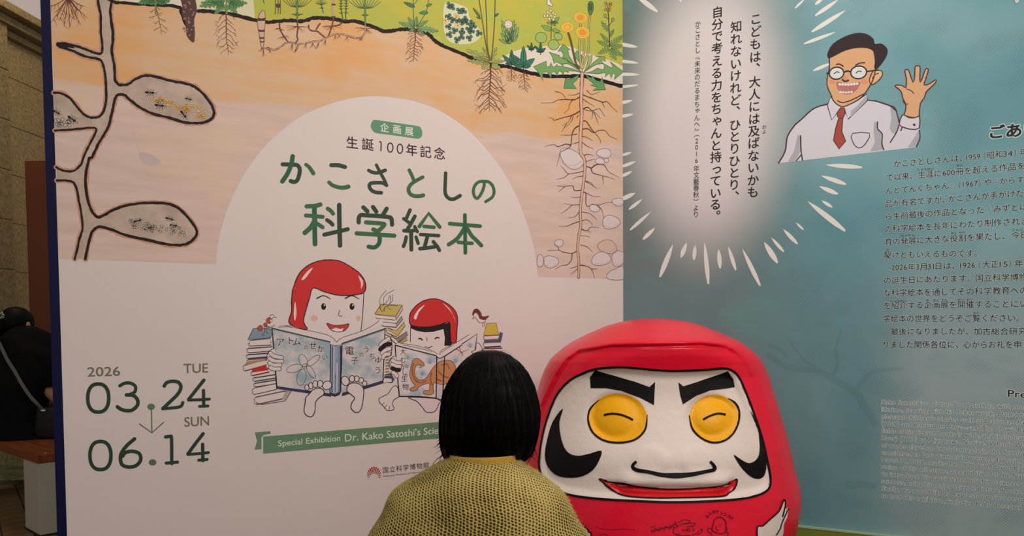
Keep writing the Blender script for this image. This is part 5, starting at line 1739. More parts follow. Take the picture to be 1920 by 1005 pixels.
# ------------------------------------------------------------------ figures
def skin_body(name, joints, edges, root, m, parent, subd=2):
    """continuous body grown from joints: name -> (x, y, z, r[, r2]); returns a mesh object in the parent's frame"""
    names = list(joints)
    idx = {n: i for i, n in enumerate(names)}
    me = bpy.data.meshes.new(name)
    me.from_pydata([joints[n][:3] for n in names], [(idx[a], idx[b]) for a, b in edges], [])
    o = bpy.data.objects.new(name, me)
    COL.objects.link(o)
    sm = o.modifiers.new('s', 'SKIN')
    sm.use_smooth_shade = True
    if not me.skin_vertices:
        import types
    sv = me.skin_vertices[0].data
    for n in names:
        j = joints[n]
        sv[idx[n]].radius = (j[3], j[4] if len(j) > 4 else j[3])
        sv[idx[n]].use_root = (n == root)
    ss = o.modifiers.new('u', 'SUBSURF')
    ss.levels = subd
    ss.render_levels = subd
    dg = bpy.context.evaluated_depsgraph_get()
    me2 = bpy.data.meshes.new_from_object(o.evaluated_get(dg))
    o.modifiers.clear()
    o.data = me2
    me2.materials.clear()
    me2.materials.append(m)
    me2.polygons.foreach_set('use_smooth', [True] * len(me2.polygons))
    o.parent = parent
    return o


def hand_joints(J, E, pre, wrist, fwd, side, s=1.0, curl=.35):
    """five bent fingers; fwd: hand direction, side: toward the thumb"""
    f, sd = Vector(fwd).normalized(), Vector(side).normalized()
    up = f.cross(sd)
    w = Vector(wrist)
    pm = w + f * .05 * s
    J[pre + 'palm'] = (*pm, .020 * s, .030 * s)
    E.append((pre + 'wrist', pre + 'palm'))
    for k, (off, L) in enumerate(((.030, .070), (.010, .080), (-.010, .075), (-.030, .058))):
        b = w + f * .088 * s + sd * off * s
        J[pre + f'k{k}'] = (*b, .0095 * s)
        E.append((pre + 'palm', pre + f'k{k}'))
        m1 = b + (f * math.cos(curl) - up * math.sin(curl)) * L * .5 * s
        m2 = m1 + (f * math.cos(curl * 2.4) - up * math.sin(curl * 2.4)) * L * .5 * s
        J[pre + f'm{k}'] = (*m1, .0085 * s)
        J[pre + f't{k}'] = (*m2, .0075 * s)
        E += [(pre + f'k{k}', pre + f'm{k}'), (pre + f'm{k}', pre + f't{k}')]
    t1 = w + f * .045 * s + sd * .040 * s
    t2 = w + f * .085 * s + sd * .060 * s - up * .012 * s
    J[pre + 'th1'] = (*t1, .011 * s)
    J[pre + 'th2'] = (*t2, .0085 * s)
    E += [(pre + 'palm', pre + 'th1'), (pre + 'th1', pre + 'th2')]


SKIN = mat((206, 160, 134), rough=.5, noise=.04, nscale=30, k=.95)


def loft(rings, seg, close_top=True, close_bot=True, uvscale=None):
    """rings: list of functions/tuples (cx, cy, z, rx, ry, n) -> verts, faces, uv"""
    V, Fc, UV = [], [], []
    L = 0
    prev = None
    for (cx, cy, z, rx, ry, n) in rings:
        if prev:
            dz, dr = z - prev[2], ((rx + ry) - (prev[3] + prev[4])) / 2
            L += math.hypot(dz, dr)
        prev = (cx, cy, z, rx, ry)
        for k in range(seg):
            a = 2 * math.pi * k / seg
            c, s_ = math.cos(a), math.sin(a)
            V.append((cx + rx * math.copysign(abs(c) ** (2 / n), c), cy + ry * math.copysign(abs(s_) ** (2 / n), s_), z))
            UV.append((k / seg, L))
    R_ = len(rings)
    for i in range(R_ - 1):
        for k in range(seg):
            j = (k + 1) % seg
            Fc.append((i * seg + k, i * seg + j, (i + 1) * seg + j, (i + 1) * seg + k))
    if close_bot: Fc.append(tuple(range(seg))[::-1])
    if close_top: Fc.append(tuple((R_ - 1) * seg + k for k in range(seg)))
    return V, Fc, UV


def add_uv(o, seg, UV, uw):
    me = o.data
    l = me.uv_layers.new(name='u')
    for p in me.polygons:
        ks = [me.loops[i].vertex_index for i in p.loop_indices]
        us = [UV[q % len(UV)][0] for q in ks]
        wrap = max(us) - min(us) > .5
        for li, q, u in zip(p.loop_indices, ks, us):
            if wrap and u < .5: u += 1
            l.data[li].uv = (u * uw, UV[q % len(UV)][1])


def knit_material():
    m = bpy.data.materials.new('open_knit_mohair')
    m.use_nodes = True
    nt = m.node_tree
    L = nt.links.new
    b = nt.nodes['Principled BSDF']
    b.inputs['Roughness'].default_value = .95
    b.inputs['Specular IOR Level'].default_value = .1
    b.inputs['Sheen Weight'].default_value = .12
    b.inputs['Sheen Roughness'].default_value = .5
    b.inputs['Sheen Tint'].default_value = (1, .9, .5, 1)
    uv = nt.nodes.new('ShaderNodeUVMap')
    uv.uv_map = 'u'
    tc = nt.nodes.new('ShaderNodeTexCoord')

    def ma(op, *q):
        x = nt.nodes.new('ShaderNodeMath')
        x.operation = op
        for i, v in enumerate(q):
            if isinstance(v, (int, float)): x.inputs[i].default_value = v
            else: L(v, x.inputs[i])
        return x.outputs[0]

    def noise(sc, det=2):
        n = nt.nodes.new('ShaderNodeTexNoise')
        n.inputs['Scale'].default_value = sc
        n.inputs['Detail'].default_value = det
        L(tc.outputs['Object'], n.inputs['Vector'])
        return n
    sx = nt.nodes.new('ShaderNodeSeparateXYZ')
    L(uv.outputs[0], sx.inputs[0])
    nz = noise(70, 2)
    sn = nt.nodes.new('ShaderNodeSeparateColor')
    L(nz.outputs[1], sn.inputs[0])
    u = ma('ADD', ma('DIVIDE', sx.outputs[0], .0071), ma('MULTIPLY', ma('SUBTRACT', sn.outputs[0], .5), .9))
    v = ma('ADD', ma('DIVIDE', sx.outputs[1], .0063), ma('MULTIPLY', ma('SUBTRACT', sn.outputs[1], .5), .9))
    row = ma('FLOOR', u)
    fu = ma('SUBTRACT', ma('FRACT', u), .5)
    vv = ma('ADD', v, ma('MULTIPLY', ma('MODULO', row, 2), .5))
    fv = ma('SUBTRACT', ma('FRACT', vv), .5)
    # slanted oval gap between stitches
    fu2 = ma('ADD', fu, ma('MULTIPLY', fv, .25))
    r = ma('SQRT', ma('ADD', ma('POWER', ma('DIVIDE', fu2, .46), 2), ma('POWER', ma('DIVIDE', fv, .52), 2)))
    big = noise(9, 3)
    thr = ma('ADD', .60, ma('MULTIPLY', ma('SUBTRACT', big.outputs[0], .5), 1.1))
    hole = nt.nodes.new('ShaderNodeMapRange')
    hole.interpolation_type = 'SMOOTHSTEP'
    L(ma('SUBTRACT', r, thr), hole.inputs[0])
    hole.inputs[1].default_value = -.26
    hole.inputs[2].default_value = .34
    fine = noise(900, 2)
    mx = nt.nodes.new('ShaderNodeMix')
    mx.data_type = 'RGBA'
    mx.inputs[6].default_value = alb((150, 124, 62))
    mx.inputs[7].default_value = alb((188, 160, 98))
    L(fine.outputs[0], mx.inputs[0])
    m2 = nt.nodes.new('ShaderNodeMix')
    m2.data_type = 'RGBA'
    m2.inputs[6].default_value = alb((62, 40, 16))
    L(mx.outputs[2], m2.inputs[7])
    L(hole.outputs[0], m2.inputs[0])
    L(m2.outputs[2], b.inputs['Base Color'])
    bp = nt.nodes.new('ShaderNodeBump')
    bp.inputs['Strength'].default_value = .8
    bp.inputs['Distance'].default_value = .003
    L(hole.outputs[0], bp.inputs['Height'])
    L(bp.outputs[0], b.inputs['Normal'])
    return m


# ---- the person in the yellow sweater, crouching in front of the camera
PY = 1.45
mpp = PY / F
ctr = P3(897, 1003, PY)
pe = empty('person', (ctr.x, PY - .02, 0))
tag(pe, 'person with black bobbed hair seen from behind in a mustard yellow knitted sweater', 'person')
ox, oy = pe.location.x, pe.location.y


def zx(x, y, Y=PY):
    p = P3(x, y, Y)
    return p.x - ox, p.z


KNIT = knit_material()
prof = [(853, 905, 50, .060), (860, 903, 60, .068), (868, 901, 76, .078), (876, 897, 89, .086), (886, 896, 108, .094), (896, 895, 124, .100), (908, 894, 143, .106), (920, 894, 158, .110), (935, 895, 170, .115),
        (955, 896, 181, .120), (978, 896, 193, .126), (1003, 897, 207, .132), (1040, 897, 220, .140), (1100, 897, 222, .150), (1200, 897, 205, .160), (1320, 897, 190, .165), (1430, 897, 182, .165), (1500, 897, 176, .160)]
rings = []
dense = smooth_line([(a, b, c, d) for a, b, c, d in prof], 6)
for y, cx, hw, dp in dense:
    X, Z = zx(cx, y)
    lean = max(0, (Z - .55)) * .10
    rings.append((X, lean, Z, hw * mpp, dp, 2.15))
rings = rings[::-1]
V, Fc, UV = loft(rings, 96, close_top=False, close_bot=False)
V = [(x + .002 * math.sin(z * 60 + x * 25), y + .004 * math.sin(x * 22 + z * 14) + .003 * math.sin(z * 40 - x * 9), z) for x, y, z in V]
sw = new_obj('sweater', V, Fc, KNIT, pe, smooth=True, label='mustard yellow open knit mohair sweater')
# stitches fan out evenly: keep the wales' width on the shoulders
l = sw.data.uv_layers.new(name='u')
arc = []
for r_ in range(len(V) // 96):       # length round the body measured from the middle of the back
    ring = [Vector(V[r_ * 96 + k]) for k in range(96)]
    acc = {72: 0.0}
    for k in range(72, 72 + 48): acc[k + 1] = acc[k] + (ring[(k + 1) % 96] - ring[k % 96]).length
    for k in range(72, 72 - 48, -1): acc[k - 1] = acc[k] - (ring[(k - 1) % 96] - ring[k % 96]).length
    arc.append({**{k % 96: v for k, v in acc.items() if 24 <= k < 120}, 'e': acc[120]})
for p in sw.data.polygons:
    ks = [sw.data.loops[i].vertex_index for i in p.loop_indices]
    us = [arc[q // 96][q % 96] for q in ks]
    wrap = max(us) - min(us) > .3
    for li, q, u in zip(p.loop_indices, ks, us):
        if wrap and u < 0: u = arc[q // 96]['e']
        l.data[li].uv = (u + .04 * UV[q][1], UV[q][1])
# sleeves reach forward to the knees
for s_ in (-1, 1):
    pts = smooth_line([(s_ * .12, .03, .70), (s_ * .155, .05, .62), (s_ * .20, .08, .53), (s_ * .20, .20, .50), (s_ * .165, .31, .52)], 5)
    rr = [.065 - .022 * i / (len(pts) - 1) for i in range(len(pts))]
    Vs, Fs, Us = [], [], []
    seg = 28
    bm = bmesh.new()
    tube(bm, pts, rr, seg)
    o = bm_obj('sleeve', bm, KNIT, pe, smooth=True)
    l = o.data.uv_layers.new(name='u')
    for p in o.data.polygons:
        for li in p.loop_indices:
            q = o.data.loops[li].vertex_index
            l.data[li].uv = ((q % seg) / seg * .36, (q // seg) * .022)
    bm = bmesh.new()
    tube(bm, [pts[-2], Vector(pts[-1]) + (Vector(pts[-1]) - Vector(pts[-2])) * .7], .045, 24)
    bm_obj('cuff', bm, mat((172, 132, 48), rough=.9), pe, smooth=True)
# ribbed collar
bm = bmesh.new()
X, Z = zx(905, 856)
N = 120
vr = []
for k in range(N):
    a = 2 * math.pi * k / N
    rib = 1 + .018 * (1 if k % 2 else -1)
    row = []
    for q in range(9):
        t = q / 8
        rr = (1.06 - .14 * t) * rib
        row.append(bm.verts.new((X + .060 * rr * math.cos(a) * 1.08, .026 + .062 * rr * math.sin(a), Z - .012 + .014 * math.sin(t * math.pi * .62) + .005 * math.sin(a) * -1)))
    vr.append(row)
for k in range(N):
    for q in range(8):
        bm.faces.new((vr[k][q], vr[(k + 1) % N][q], vr[(k + 1) % N][q + 1], vr[k][q + 1]))
bm_obj('collar', bm, mat((178, 134, 58), rough=.95, spec=.1, noise=.2, nscale=300, bump=.5, bscale=500), pe, smooth=True, label='ribbed ochre collar')
# mohair fuzz: short fibres standing on the sweater
rf = random.Random(5)
fv, ff = [], []
for k in range(15000):
    q = rf.randrange(len(Fc))
    pts = [Vector(V[i]) for i in Fc[q]]
    if pts[0].z < .60: continue
    p = pts[0].lerp(pts[1], rf.random()).lerp(pts[3].lerp(pts[2], rf.random()), rf.random())
    n = (pts[1] - pts[0]).cross(pts[3] - pts[0])
    if n.length < 1e-12: continue
    n.normalize()
    d = (n * rf.uniform(.5, 1.0) + Vector((rf.uniform(-1, 1), rf.uniform(-1, 1), rf.uniform(-1, 1))) * .9).normalized()
    Lf = rf.uniform(.003, .0075)
    w_ = d.cross(Vector((rf.uniform(-1, 1), rf.uniform(-1, 1), rf.uniform(-1, 1)))).normalized() * .00016
    b_ = len(fv)
    fv += [p - w_, p + w_, p + d * Lf]
    ff.append((b_, b_ + 1, b_ + 2))
o = new_obj('fuzz', fv, ff, mat((196, 172, 98), rough=.9), pe)
o['kind'] = 'stuff'

fv, ff = [], []
for k in range(900):
    a = rf.uniform(-math.pi, 0)
    p = Vector((X + .0655 * math.cos(a), .026 + .063 * math.sin(a), Z + .002 * rf.uniform(-5, 1)))
    d = Vector((math.cos(a) * rf.uniform(.2, 1), math.sin(a) * rf.uniform(.2, 1), rf.uniform(-.2, 1.2))).normalized()
    w_ = d.cross(Vector((rf.uniform(-1, 1), 1, 0))).normalized() * .00016
    b_ = len(fv)
    fv += [p - w_, p + w_, p + d * rf.uniform(.003, .006)]
    ff.append((b_, b_ + 1, b_ + 2))
o = new_obj('collar_fuzz', fv, ff, mat((190, 152, 74), rough=.9), pe)
o['kind'] = 'stuff'

# hair: a full bob, shell plus combed strands
HB = mat((6, 5, 6), rough=.5, spec=.09, name='black_hair')
HPROF = [(657, 917, 8), (659, 917, 21), (662, 918, 29), (667, 919, 38), (673, 919, 46), (680, 920, 54), (692, 920, 64), (700, 920, 70), (715, 919, 78), (725, 919, 83), (740, 918, 88), (755, 919, 91), (775, 919, 94), (795, 918, 94), (812, 917, 93), (837, 915, 89), (850, 913, 83), (862, 909, 73)]
HY = PY + .065
hc = []
for y, cx, hw in smooth_line(HPROF, 3):
    X, Z = zx(cx, y, HY)
    hw = hw * HY / F
    hc.append((X, HY - oy, Z, hw, hw * (1.06 - .22 * max(0, (y - 800) / 62)), 2.05))


def hair_radius(z):
    for a, b in zip(hc, hc[1:]):
        if b[2] <= z <= a[2]:
            t = (a[2] - z) / (a[2] - b[2] + 1e-9)
            return tuple(lerp(p, q, t) for p, q in zip(a, b))
    return hc[0] if z > hc[0][2] else hc[-1]


V, Fc2, UV = loft(hc[::-1], 96, close_top=True, close_bot=True)
zb = hc[-1][2]
V2 = []
for i, (x, y, z) in enumerate(V):
    a = math.atan2(y - (HY - oy), x - hc[6][0])
    wv = .0006 * math.sin(a * 31 + z * 30) + .0006 * math.sin(a * 57 - z * 60)
    d = Vector((math.cos(a), math.sin(a), 0)) * wv
    # the face side is cut back
    if math.sin(a) > .35 and z < hc[0][2] - .055: y -= (math.sin(a) - .35) * .085
    zz = z + (.006 * math.sin(a * 17) + .004 * math.sin(a * 41) if z - zb < .03 else 0)
    V2.append((x + d.x, y + d.y, zz))
hair = new_obj('hair', V2, Fc2, HB, pe, smooth=True, label='black chin-length bobbed hair')
bm = bmesh.new()
top = Vector((hc[0][0] + .006, HY - oy + .01, hc[0][2]))
rh = random.Random(11)
for k in range(2300):
    a = rh.uniform(-math.pi, math.pi)
    if math.sin(a) > .45 and rh.random() < .8: continue
    pts, rd = [], []
    z0 = hc[0][2] - rh.uniform(.002, .06)
    z1 = zb - rh.uniform(-.012, .012) if rh.random() < .93 else zb - rh.uniform(.01, .024)
    off = rh.uniform(-.0006, .0014)
    ph = rh.uniform(0, 6)
    n = 12
    for q in range(n + 1):
        t = q / n
        z = lerp(z0, z1, t ** .85)
        X, Yc, _, rx, ry, _n = hair_radius(z)
        aa = a + .05 * math.sin(t * 4 + ph)
        e = off + (.003 * rh.random() if q == n else 0) - (.010 * max(0, t - .9) * 10 * .5)
        pts.append((X + (rx + e) * math.cos(aa), Yc + (ry + e) * math.sin(aa), z))
        rd.append(.00042 * (1 - .7 * t ** 3))
    tube(bm, pts, rd, 3, cap=False)
# flicked ends on the left and a loose curl
for k in range(26):
    y = rh.uniform(800, 862)
    X, Z = zx(rh.uniform(826, 840), y, HY)
    X2, Z2 = zx(rh.uniform(815, 828), y + rh.uniform(10, 28), HY)
    yy = HY - oy + rh.uniform(-.04, .03)
    tube(bm, [(X, yy, Z), ((X + X2) / 2, yy - .004, (Z + Z2) / 2 - .004), (X2, yy - .004, Z2)], [.0009, .0007, .0002], 3, cap=False)
for k in range(16):
    X, Z = zx(rh.uniform(985, 1005), rh.uniform(800, 850), HY)
    X2, Z2 = zx(rh.uniform(975, 1012), rh.uniform(855, 872), HY)
    yy = HY - oy + rh.uniform(-.04, .03)
    tube(bm, [(X, yy, Z), (X2, yy - .004, Z2)], [.0009, .0002], 3, cap=False)
cl_ = [(836, 845), (826, 853), (818, 860), (815, 868), (817, 876), (822, 880)]
tube(bm, [(zx(x, y, HY)[0], HY - oy - .04, zx(x, y, HY)[1]) for x, y in smooth_line(cl_, 3)], .0007, 3, cap=False)
for k in range(6):       # stray hairs over the crown
    a0 = rh.uniform(.2, 1.2)
    X, Z = zx(905 + rh.uniform(-10, 20), 657 + rh.uniform(-1, 3), HY)
    sgn = 1
    tube(bm, [(X, HY - oy, Z), (X + sgn * .03, HY - oy, Z + .001), (X + sgn * (.058 + .01 * rh.random()), HY - oy, Z - .016 - .008 * rh.random())], [.0003, .0003, .0001], 3, cap=False)
bm_obj('hair_strands', bm, HB, pe, smooth=True)['kind'] = 'stuff'

# body
J, E = {}, []
hz = .955
J['pelvis'] = (0, -.02, .25, .12, .10)
J['waist'] = (0, -.02, .45, .11, .085)
J['chest'] = (0, .02, .66, .13, .09)
J['neck0'] = (.008, .05, .79, .052)
J['neck1'] = (.012, .06, .865, .048)
J['head0'] = (.014, .075, .925, .062, .070)
J['head1'] = (.014, .068, .975, .072, .082)
J['head2'] = (.014, .060, 1.02, .058, .070)
E += [('pelvis', 'waist'), ('waist', 'chest'), ('chest', 'neck0'), ('neck0', 'neck1'), ('neck1', 'head0'), ('head0', 'head1'), ('head1', 'head2')]
for s_, n in ((-1, 'l'), (1, 'r')):
    J[n + 'sh'] = (s_ * .125, .02, .715, .042)
    J[n + 'el'] = (s_ * .192, .08, .540, .032)
    J[n + 'wrist'] = (s_ * .155, .335, .525, .022, .028)
    J[n + 'hip'] = (s_ * .09, .02, .22, .085)
    J[n + 'kn'] = (s_ * .19, .36, .44, .056)
    J[n + 'an'] = (s_ * .15, .18, .09, .036)
    J[n + 'toe'] = (s_ * .16, .33, .035, .032)
    E += [('chest', n + 'sh'), (n + 'sh', n + 'el'), (n + 'el', n + 'wrist'), ('pelvis', n + 'hip'), (n + 'hip', n + 'kn'), (n + 'kn', n + 'an'), (n + 'an', n + 'toe')]
    hand_joints(J, E, n, (s_ * .155, .335, .525), (-s_ * .25, 1, -.15), (-s_, -.2, .2), .95)
skin_body('body', J, E, 'pelvis', SKIN, pe)
TR_ = mat((46, 48, 60), rough=.85, noise=.1, nscale=60)
for s_ in (-1, 1):
    bm = bmesh.new()
    pts = smooth_line([(s_ * .05, -.05, .25), (s_ * .12, .10, .29), (s_ * .19, .36, .455), (s_ * .18, .33, .36), (s_ * .155, .20, .11)], 5)
    tube(bm, pts, [lerp(.13, .066, min(1, i / 12)) if i < 12 else .066 for i in range(len(pts))], 20)
    bm_obj('trouser_leg', bm, TR_, pe, smooth=True)
    bm = bmesh.new()
    bmesh.ops.create_uvsphere(bm, u_segments=18, v_segments=12, radius=1, matrix=Matrix.Translation((s_ * .155, .25, .045)) @ Matrix.Diagonal((.048, .135, .052, 1)))
    for v in bm.verts: v.co.z = max(v.co.z, .004)
    bm_obj('shoe', bm, mat((34, 34, 38), rough=.6), pe, smooth=True)
# face features, seen only from the far side
bm = bmesh.new()
bmesh.ops.create_uvsphere(bm, u_segments=12, v_segments=8, radius=1, matrix=Matrix.Translation((.014, .158, .955)) @ Matrix.Diagonal((.012, .016, .022, 1)))
bm_obj('nose', bm, SKIN, pe, smooth=True)
for s_ in (-1, 1):
    bm = bmesh.new()
    bmesh.ops.create_uvsphere(bm, u_segments=12, v_segments=8, radius=1, matrix=Matrix.Translation((.014 + s_ * .030, .138, .978)) @ Matrix.Diagonal((.014, .008, .007, 1)))
    bm_obj('eye', bm, mat((40, 30, 28), rough=.2), pe, smooth=True)
bm = bmesh.new()
bmesh.ops.create_uvsphere(bm, u_segments=12, v_segments=8, radius=1, matrix=Matrix.Translation((.014, .142, .918)) @ Matrix.Diagonal((.022, .008, .006, 1)))
bm_obj('mouth', bm, mat((176, 92, 84), rough=.4), pe, smooth=True)

# ---- the seated person in black on the bench
BY = 4.62
s0 = P3(28, 824, BY)
pb = empty('person', (s0.x, BY, 0))
tag(pb, 'person in a black t-shirt hunched on the bench with a crossbody bag strap', 'person')
bx = pb.location.x


def bp_(x, y, Y=BY):
    p = P3(x, y, Y)
    return p.x - bx, p.z


BLK = mat((17, 16, 18), rough=.9, spec=.1, noise=.2, nscale=12, bump=.8, bscale=10)
prof = [(610, 16, 10, .045), (613, 18, 18, .06), (617, 20, 27, .075), (623, 24, 38, .095), (635, 25, 50, .115), (655, 26, 61, .13), (685, 27, 68, .14), (710, 27, 66, .145), (725, 26, 60, .15), (756, 24, 56, .155), (780, 25, 59, .16), (805, 31, 67, .17), (826, 37, 74, .18), (836, 38, 73, .17)]
rg = []
for y, cx, hw, dp in smooth_line(prof, 4):
    X, Z = bp_(cx, y)
    rg.append((X, max(0, Z - .8) * .42, Z, hw * BY / F, dp, 2.2))
V, Fc3, UV = loft(rg[::-1], 48, True, True)
V = [(x + .008 * math.sin(z * 26 + y * 30), y + .010 * math.sin(x * 28 + z * 33), max(z, SEATZ + .003)) for x, y, z in V]
new_obj('tshirt', V, Fc3, BLK, pb, smooth=True, label='black short-sleeved t-shirt')
# sleeve and forearm on the right
S0, S1_, S2_ = bp_(68, 655), bp_(84, 692), bp_(88, 724)
bm = bmesh.new()
tube(bm, smooth_line([(S0[0] - .04, .06, S0[1]), (S0[0] + .012, .03, S0[1] - .04), (S1_[0], .02, S1_[1]), (S2_[0] - .005, .03, S2_[1])], 4), [.05] * 4 + [.058] * 4 + [.060] * 5, 20)
bm_obj('sleeve', bm, BLK, pb, smooth=True)
J, E = {}, []
hx, hz_ = bp_(31, 609, BY + .27)
J['pelvis'] = (.02, .02, .60, .12, .1)
J['waist'] = (0, .0, .75, .10)
J['chest'] = (.0, .10, .95, .12)
J['neck0'] = (hx - .01, .19, hz_ - .14, .05)
J['neck1'] = (hx, .24, hz_ - .085, .047)
J['head0'] = (hx + .01, .28, hz_ - .04, .058, .064)
J['head1'] = (hx + .015, .29, hz_ + .01, .070, .080)
J['head2'] = (hx + .01, .27, hz_ + .05, .058, .068)
E += [('pelvis', 'waist'), ('waist', 'chest'), ('chest', 'neck0'), ('neck0', 'neck1'), ('neck1', 'head0'), ('head0', 'head1'), ('head1', 'head2')]
ex, ez = bp_(86, 734)
wx, wz = bp_(116, 768)
for s_, n in ((-1, 'l'), (1, 'r')):
    J[n + 'sh'] = (s_ * .15, .10, bp_(70, 668)[1], .045)
    J[n + 'el'] = (ex if s_ > 0 else -.22, .02, ez, .038)
    J[n + 'wrist'] = (wx if s_ > 0 else -.06, .06 if s_ > 0 else .28, wz if s_ > 0 else ez - .07, .024, .028)
    J[n + 'hip'] = (s_ * .09, .06, .55, .085)
    J[n + 'kn'] = (s_ * .10 + .05, .46, .50, .06)
    J[n + 'an'] = (s_ * .11 - .02, .40, .10, .04)
    J[n + 'toe'] = (s_ * .12 - .04, .54, .04, .034)
    E += [('chest', n + 'sh'), (n + 'sh', n + 'el'), (n + 'el', n + 'wrist'), ('pelvis', n + 'hip'), (n + 'hip', n + 'kn'), (n + 'kn', n + 'an'), (n + 'an', n + 'toe')]
    hand_joints(J, E, n, J[n + 'wrist'][:3], (.2, 1, -.2), (-s_, 0, .2), .95)
SK2 = mat((196, 134, 100), rough=.5, k=.9)
skin_body('body', J, E, 'pelvis', SK2, pb)
for s_ in (-1, 1):
    bm = bmesh.new()
    tube(bm, smooth_line([(s_ * .09, .02, .555), (s_ * .10 + .04, .30, .57), (s_ * .10 + .05, .47, .53), (s_ * .10 + .02, .45, .40), (s_ * .11 - .02, .40, .16)], 4), [.088] * 5 + [.080] * 5 + [.07] * 7, 18)
    bm_obj('trouser_leg', bm, mat((30, 30, 34), rough=.85), pb, smooth=True)
    sh = s_ < 0
    fx, fz = bp_(62, 905, 4.55)
    bm = bmesh.new()
    c_ = (s_ * .12 - .04, .48, .045)
    bmesh.ops.create_uvsphere(bm, u_segments=18, v_segments=12, radius=1, matrix=Matrix.Translation(c_) @ Matrix.Diagonal((.048, .135, .05, 1)))
    for v in bm.verts: v.co.z = max(v.co.z, .018)
    so_ = bm_obj('shoe', bm, mat((24, 24, 28), rough=.6), pb, smooth=True)
    bm = bmesh.new()
    bmesh.ops.create_cone(bm, cap_ends=True, segments=24, radius1=1, radius2=1, depth=1, matrix=Matrix.Translation((c_[0], c_[1], .011)) @ Matrix.Diagonal((.050, .138, .020, 1)))
    bm_obj('sole', bm, mat((196, 186, 176), rough=.6), so_)
# hair pulled back with a small clip
bm = bmesh.new()
hm = Matrix.Translation((hx + .004, .262, hz_ + .016)) @ Matrix.Diagonal((.104, .112, .108, 1))
bmesh.ops.create_uvsphere(bm, u_segments=40, v_segments=26, radius=1, matrix=hm)
for v in bm.verts:
    a = math.atan2(v.co.z - hz_, v.co.x - hx)
    v.co += Vector((0, 0, 0)) + (v.co - Vector((hx, .262, hz_))) * .012 * math.sin(a * 23)
    if v.co.y > .32 and v.co.z < hz_ + .045: v.co.y = .32
hb = bm_obj('hair', bm, mat((10, 9, 10), rough=.55, spec=.15), pb, smooth=True, label='black hair tied back with a pale clip')
bm = bmesh.new()
tx, tz = bp_(-4, 602, BY + .16)
bmesh.ops.create_uvsphere(bm, u_segments=20, v_segments=14, radius=1, matrix=Matrix.Translation((tx - .005, .165, tz - .03)) @ Matrix.Diagonal((.060, .06, .085, 1)))
bm_obj('ponytail', bm, mat((10, 9, 10), rough=.55, spec=.15), hb, smooth=True)
for k in range(7):
    x_, y_ = (1, 4, 7, 3, 6, 2, 5)[k], (588, 586, 591, 593, 595, 596, 589)[k]
    X, Z = bp_(x_, y_, BY + .10)
    bm = bmesh.new() if k == 0 else bm
    if k == 0: cb = bm = bmesh.new()
    bmesh.ops.create_uvsphere(bm, u_segments=8, v_segments=6, radius=.006, matrix=Matrix.Translation((X, .10, Z)))
bm_obj('hair_clip', bm, mat((176, 170, 140), rough=.3), hb, smooth=True)
# ear, mask
X, Z = bp_(53, 611, BY + .19)
bm = bmesh.new()
bmesh.ops.create_uvsphere(bm, u_segments=14, v_segments=10, radius=1, matrix=Matrix.Translation((X, .19, Z)) @ Matrix.Diagonal((.014, .012, .028, 1)))
bm_obj('ear', bm, SK2, pb, smooth=True)
X, Z = bp_(58, 622, BY + .3)
bm = bmesh.new()
tube(bm, smooth_line([(X - .006, .25, Z + .02), (X + .004, .30, Z - .005), (X - .004, .345, Z - .018), (X - .05, .37, Z - .02)], 4), [.002, .004, .006, .008, .010, .013, .016, .02, .024, .026, .026, .024, .02], 12)
bm_obj('face_mask', bm, mat((214, 206, 200), rough=.8), pb, smooth=True, label='white face mask')

# bag and strap, worn over the t-shirt
bag = empty('shoulder_bag', (bx + bp_(92, 790)[0], BY + .06, 0))
tag(bag, 'small black shoulder bag with grey strap at the hip of the seated person', 'bag')
gx = bag.location.x
bm = bmesh.new()
c0 = P3(96, 793, BY - .06)
box(bm, (c0.x - gx, -.12, c0.z), (.16, .09, .19), Matrix.Rotation(rad(8), 3, 'Y'))
bm_obj('bag_body', bm, mat((22, 22, 24), rough=.5), bag, bevel=.015, smooth=True)
pts = []
for x, y, d in ((-40, 628, .13), (-22, 648, .145), (-8, 666, .150), (2, 678, .155), (20, 697, .162), (40, 720, .168), (58, 744, .168), (70, 757, .160), (80, 768, .13)):
    p = P3(x, y, BY - d)
    pts.append((p.x - gx, -d - .066 + max(0, p.z - .8) * .42, p.z))
bm = bmesh.new()
pl = smooth_line(pts, 4)
vs = []
for i, p in enumerate(pl):
    q = pl[min(i + 1, len(pl) - 1)]
    o_ = pl[max(i - 1, 0)]
    d = Vector(q) - Vector(o_)
    n = Vector((-d.z, 0, d.x)).normalized() * .0095
    vs.append([bm.verts.new(Vector(p) + n), bm.verts.new(Vector(p) - n), bm.verts.new(Vector(p) - n + Vector((0, .006, 0))), bm.verts.new(Vector(p) + n + Vector((0, .006, 0)))])
for a_, b_ in zip(vs, vs[1:]):
    for k in range(4):
        bm.faces.new((a_[k], a_[(k + 1) % 4], b_[(k + 1) % 4], b_[k]))
bm_obj('strap', bm, mat((104, 100, 104), rough=.6), bag, label='grey woven strap')
bm = bmesh.new()
p = P3(79, 768, BY - .12)
bmesh.ops.create_cone(bm, cap_ends=True, segments=12, radius1=.010, radius2=.010, depth=.004, matrix=Matrix.Translation((p.x - gx, -.17, p.z - .006)) @ Matrix.Rotation(rad(90), 4, 'X') @ Matrix.Diagonal((1.6, .6, 1, 1)))
bm_obj('buckle', bm, mat((190, 180, 150), rough=.25, metal=.8), bag)
# ------------------------------------------------------------------ the big daruma doll
DY = 3.20
dc = P3(1222, 900, DY)
da = empty('daruma_doll', (dc.x, DY, 0))
tag(da, 'giant red daruma doll with white face, yellow winking eyes and black moustache', 'daruma doll')
dx0 = dc.x
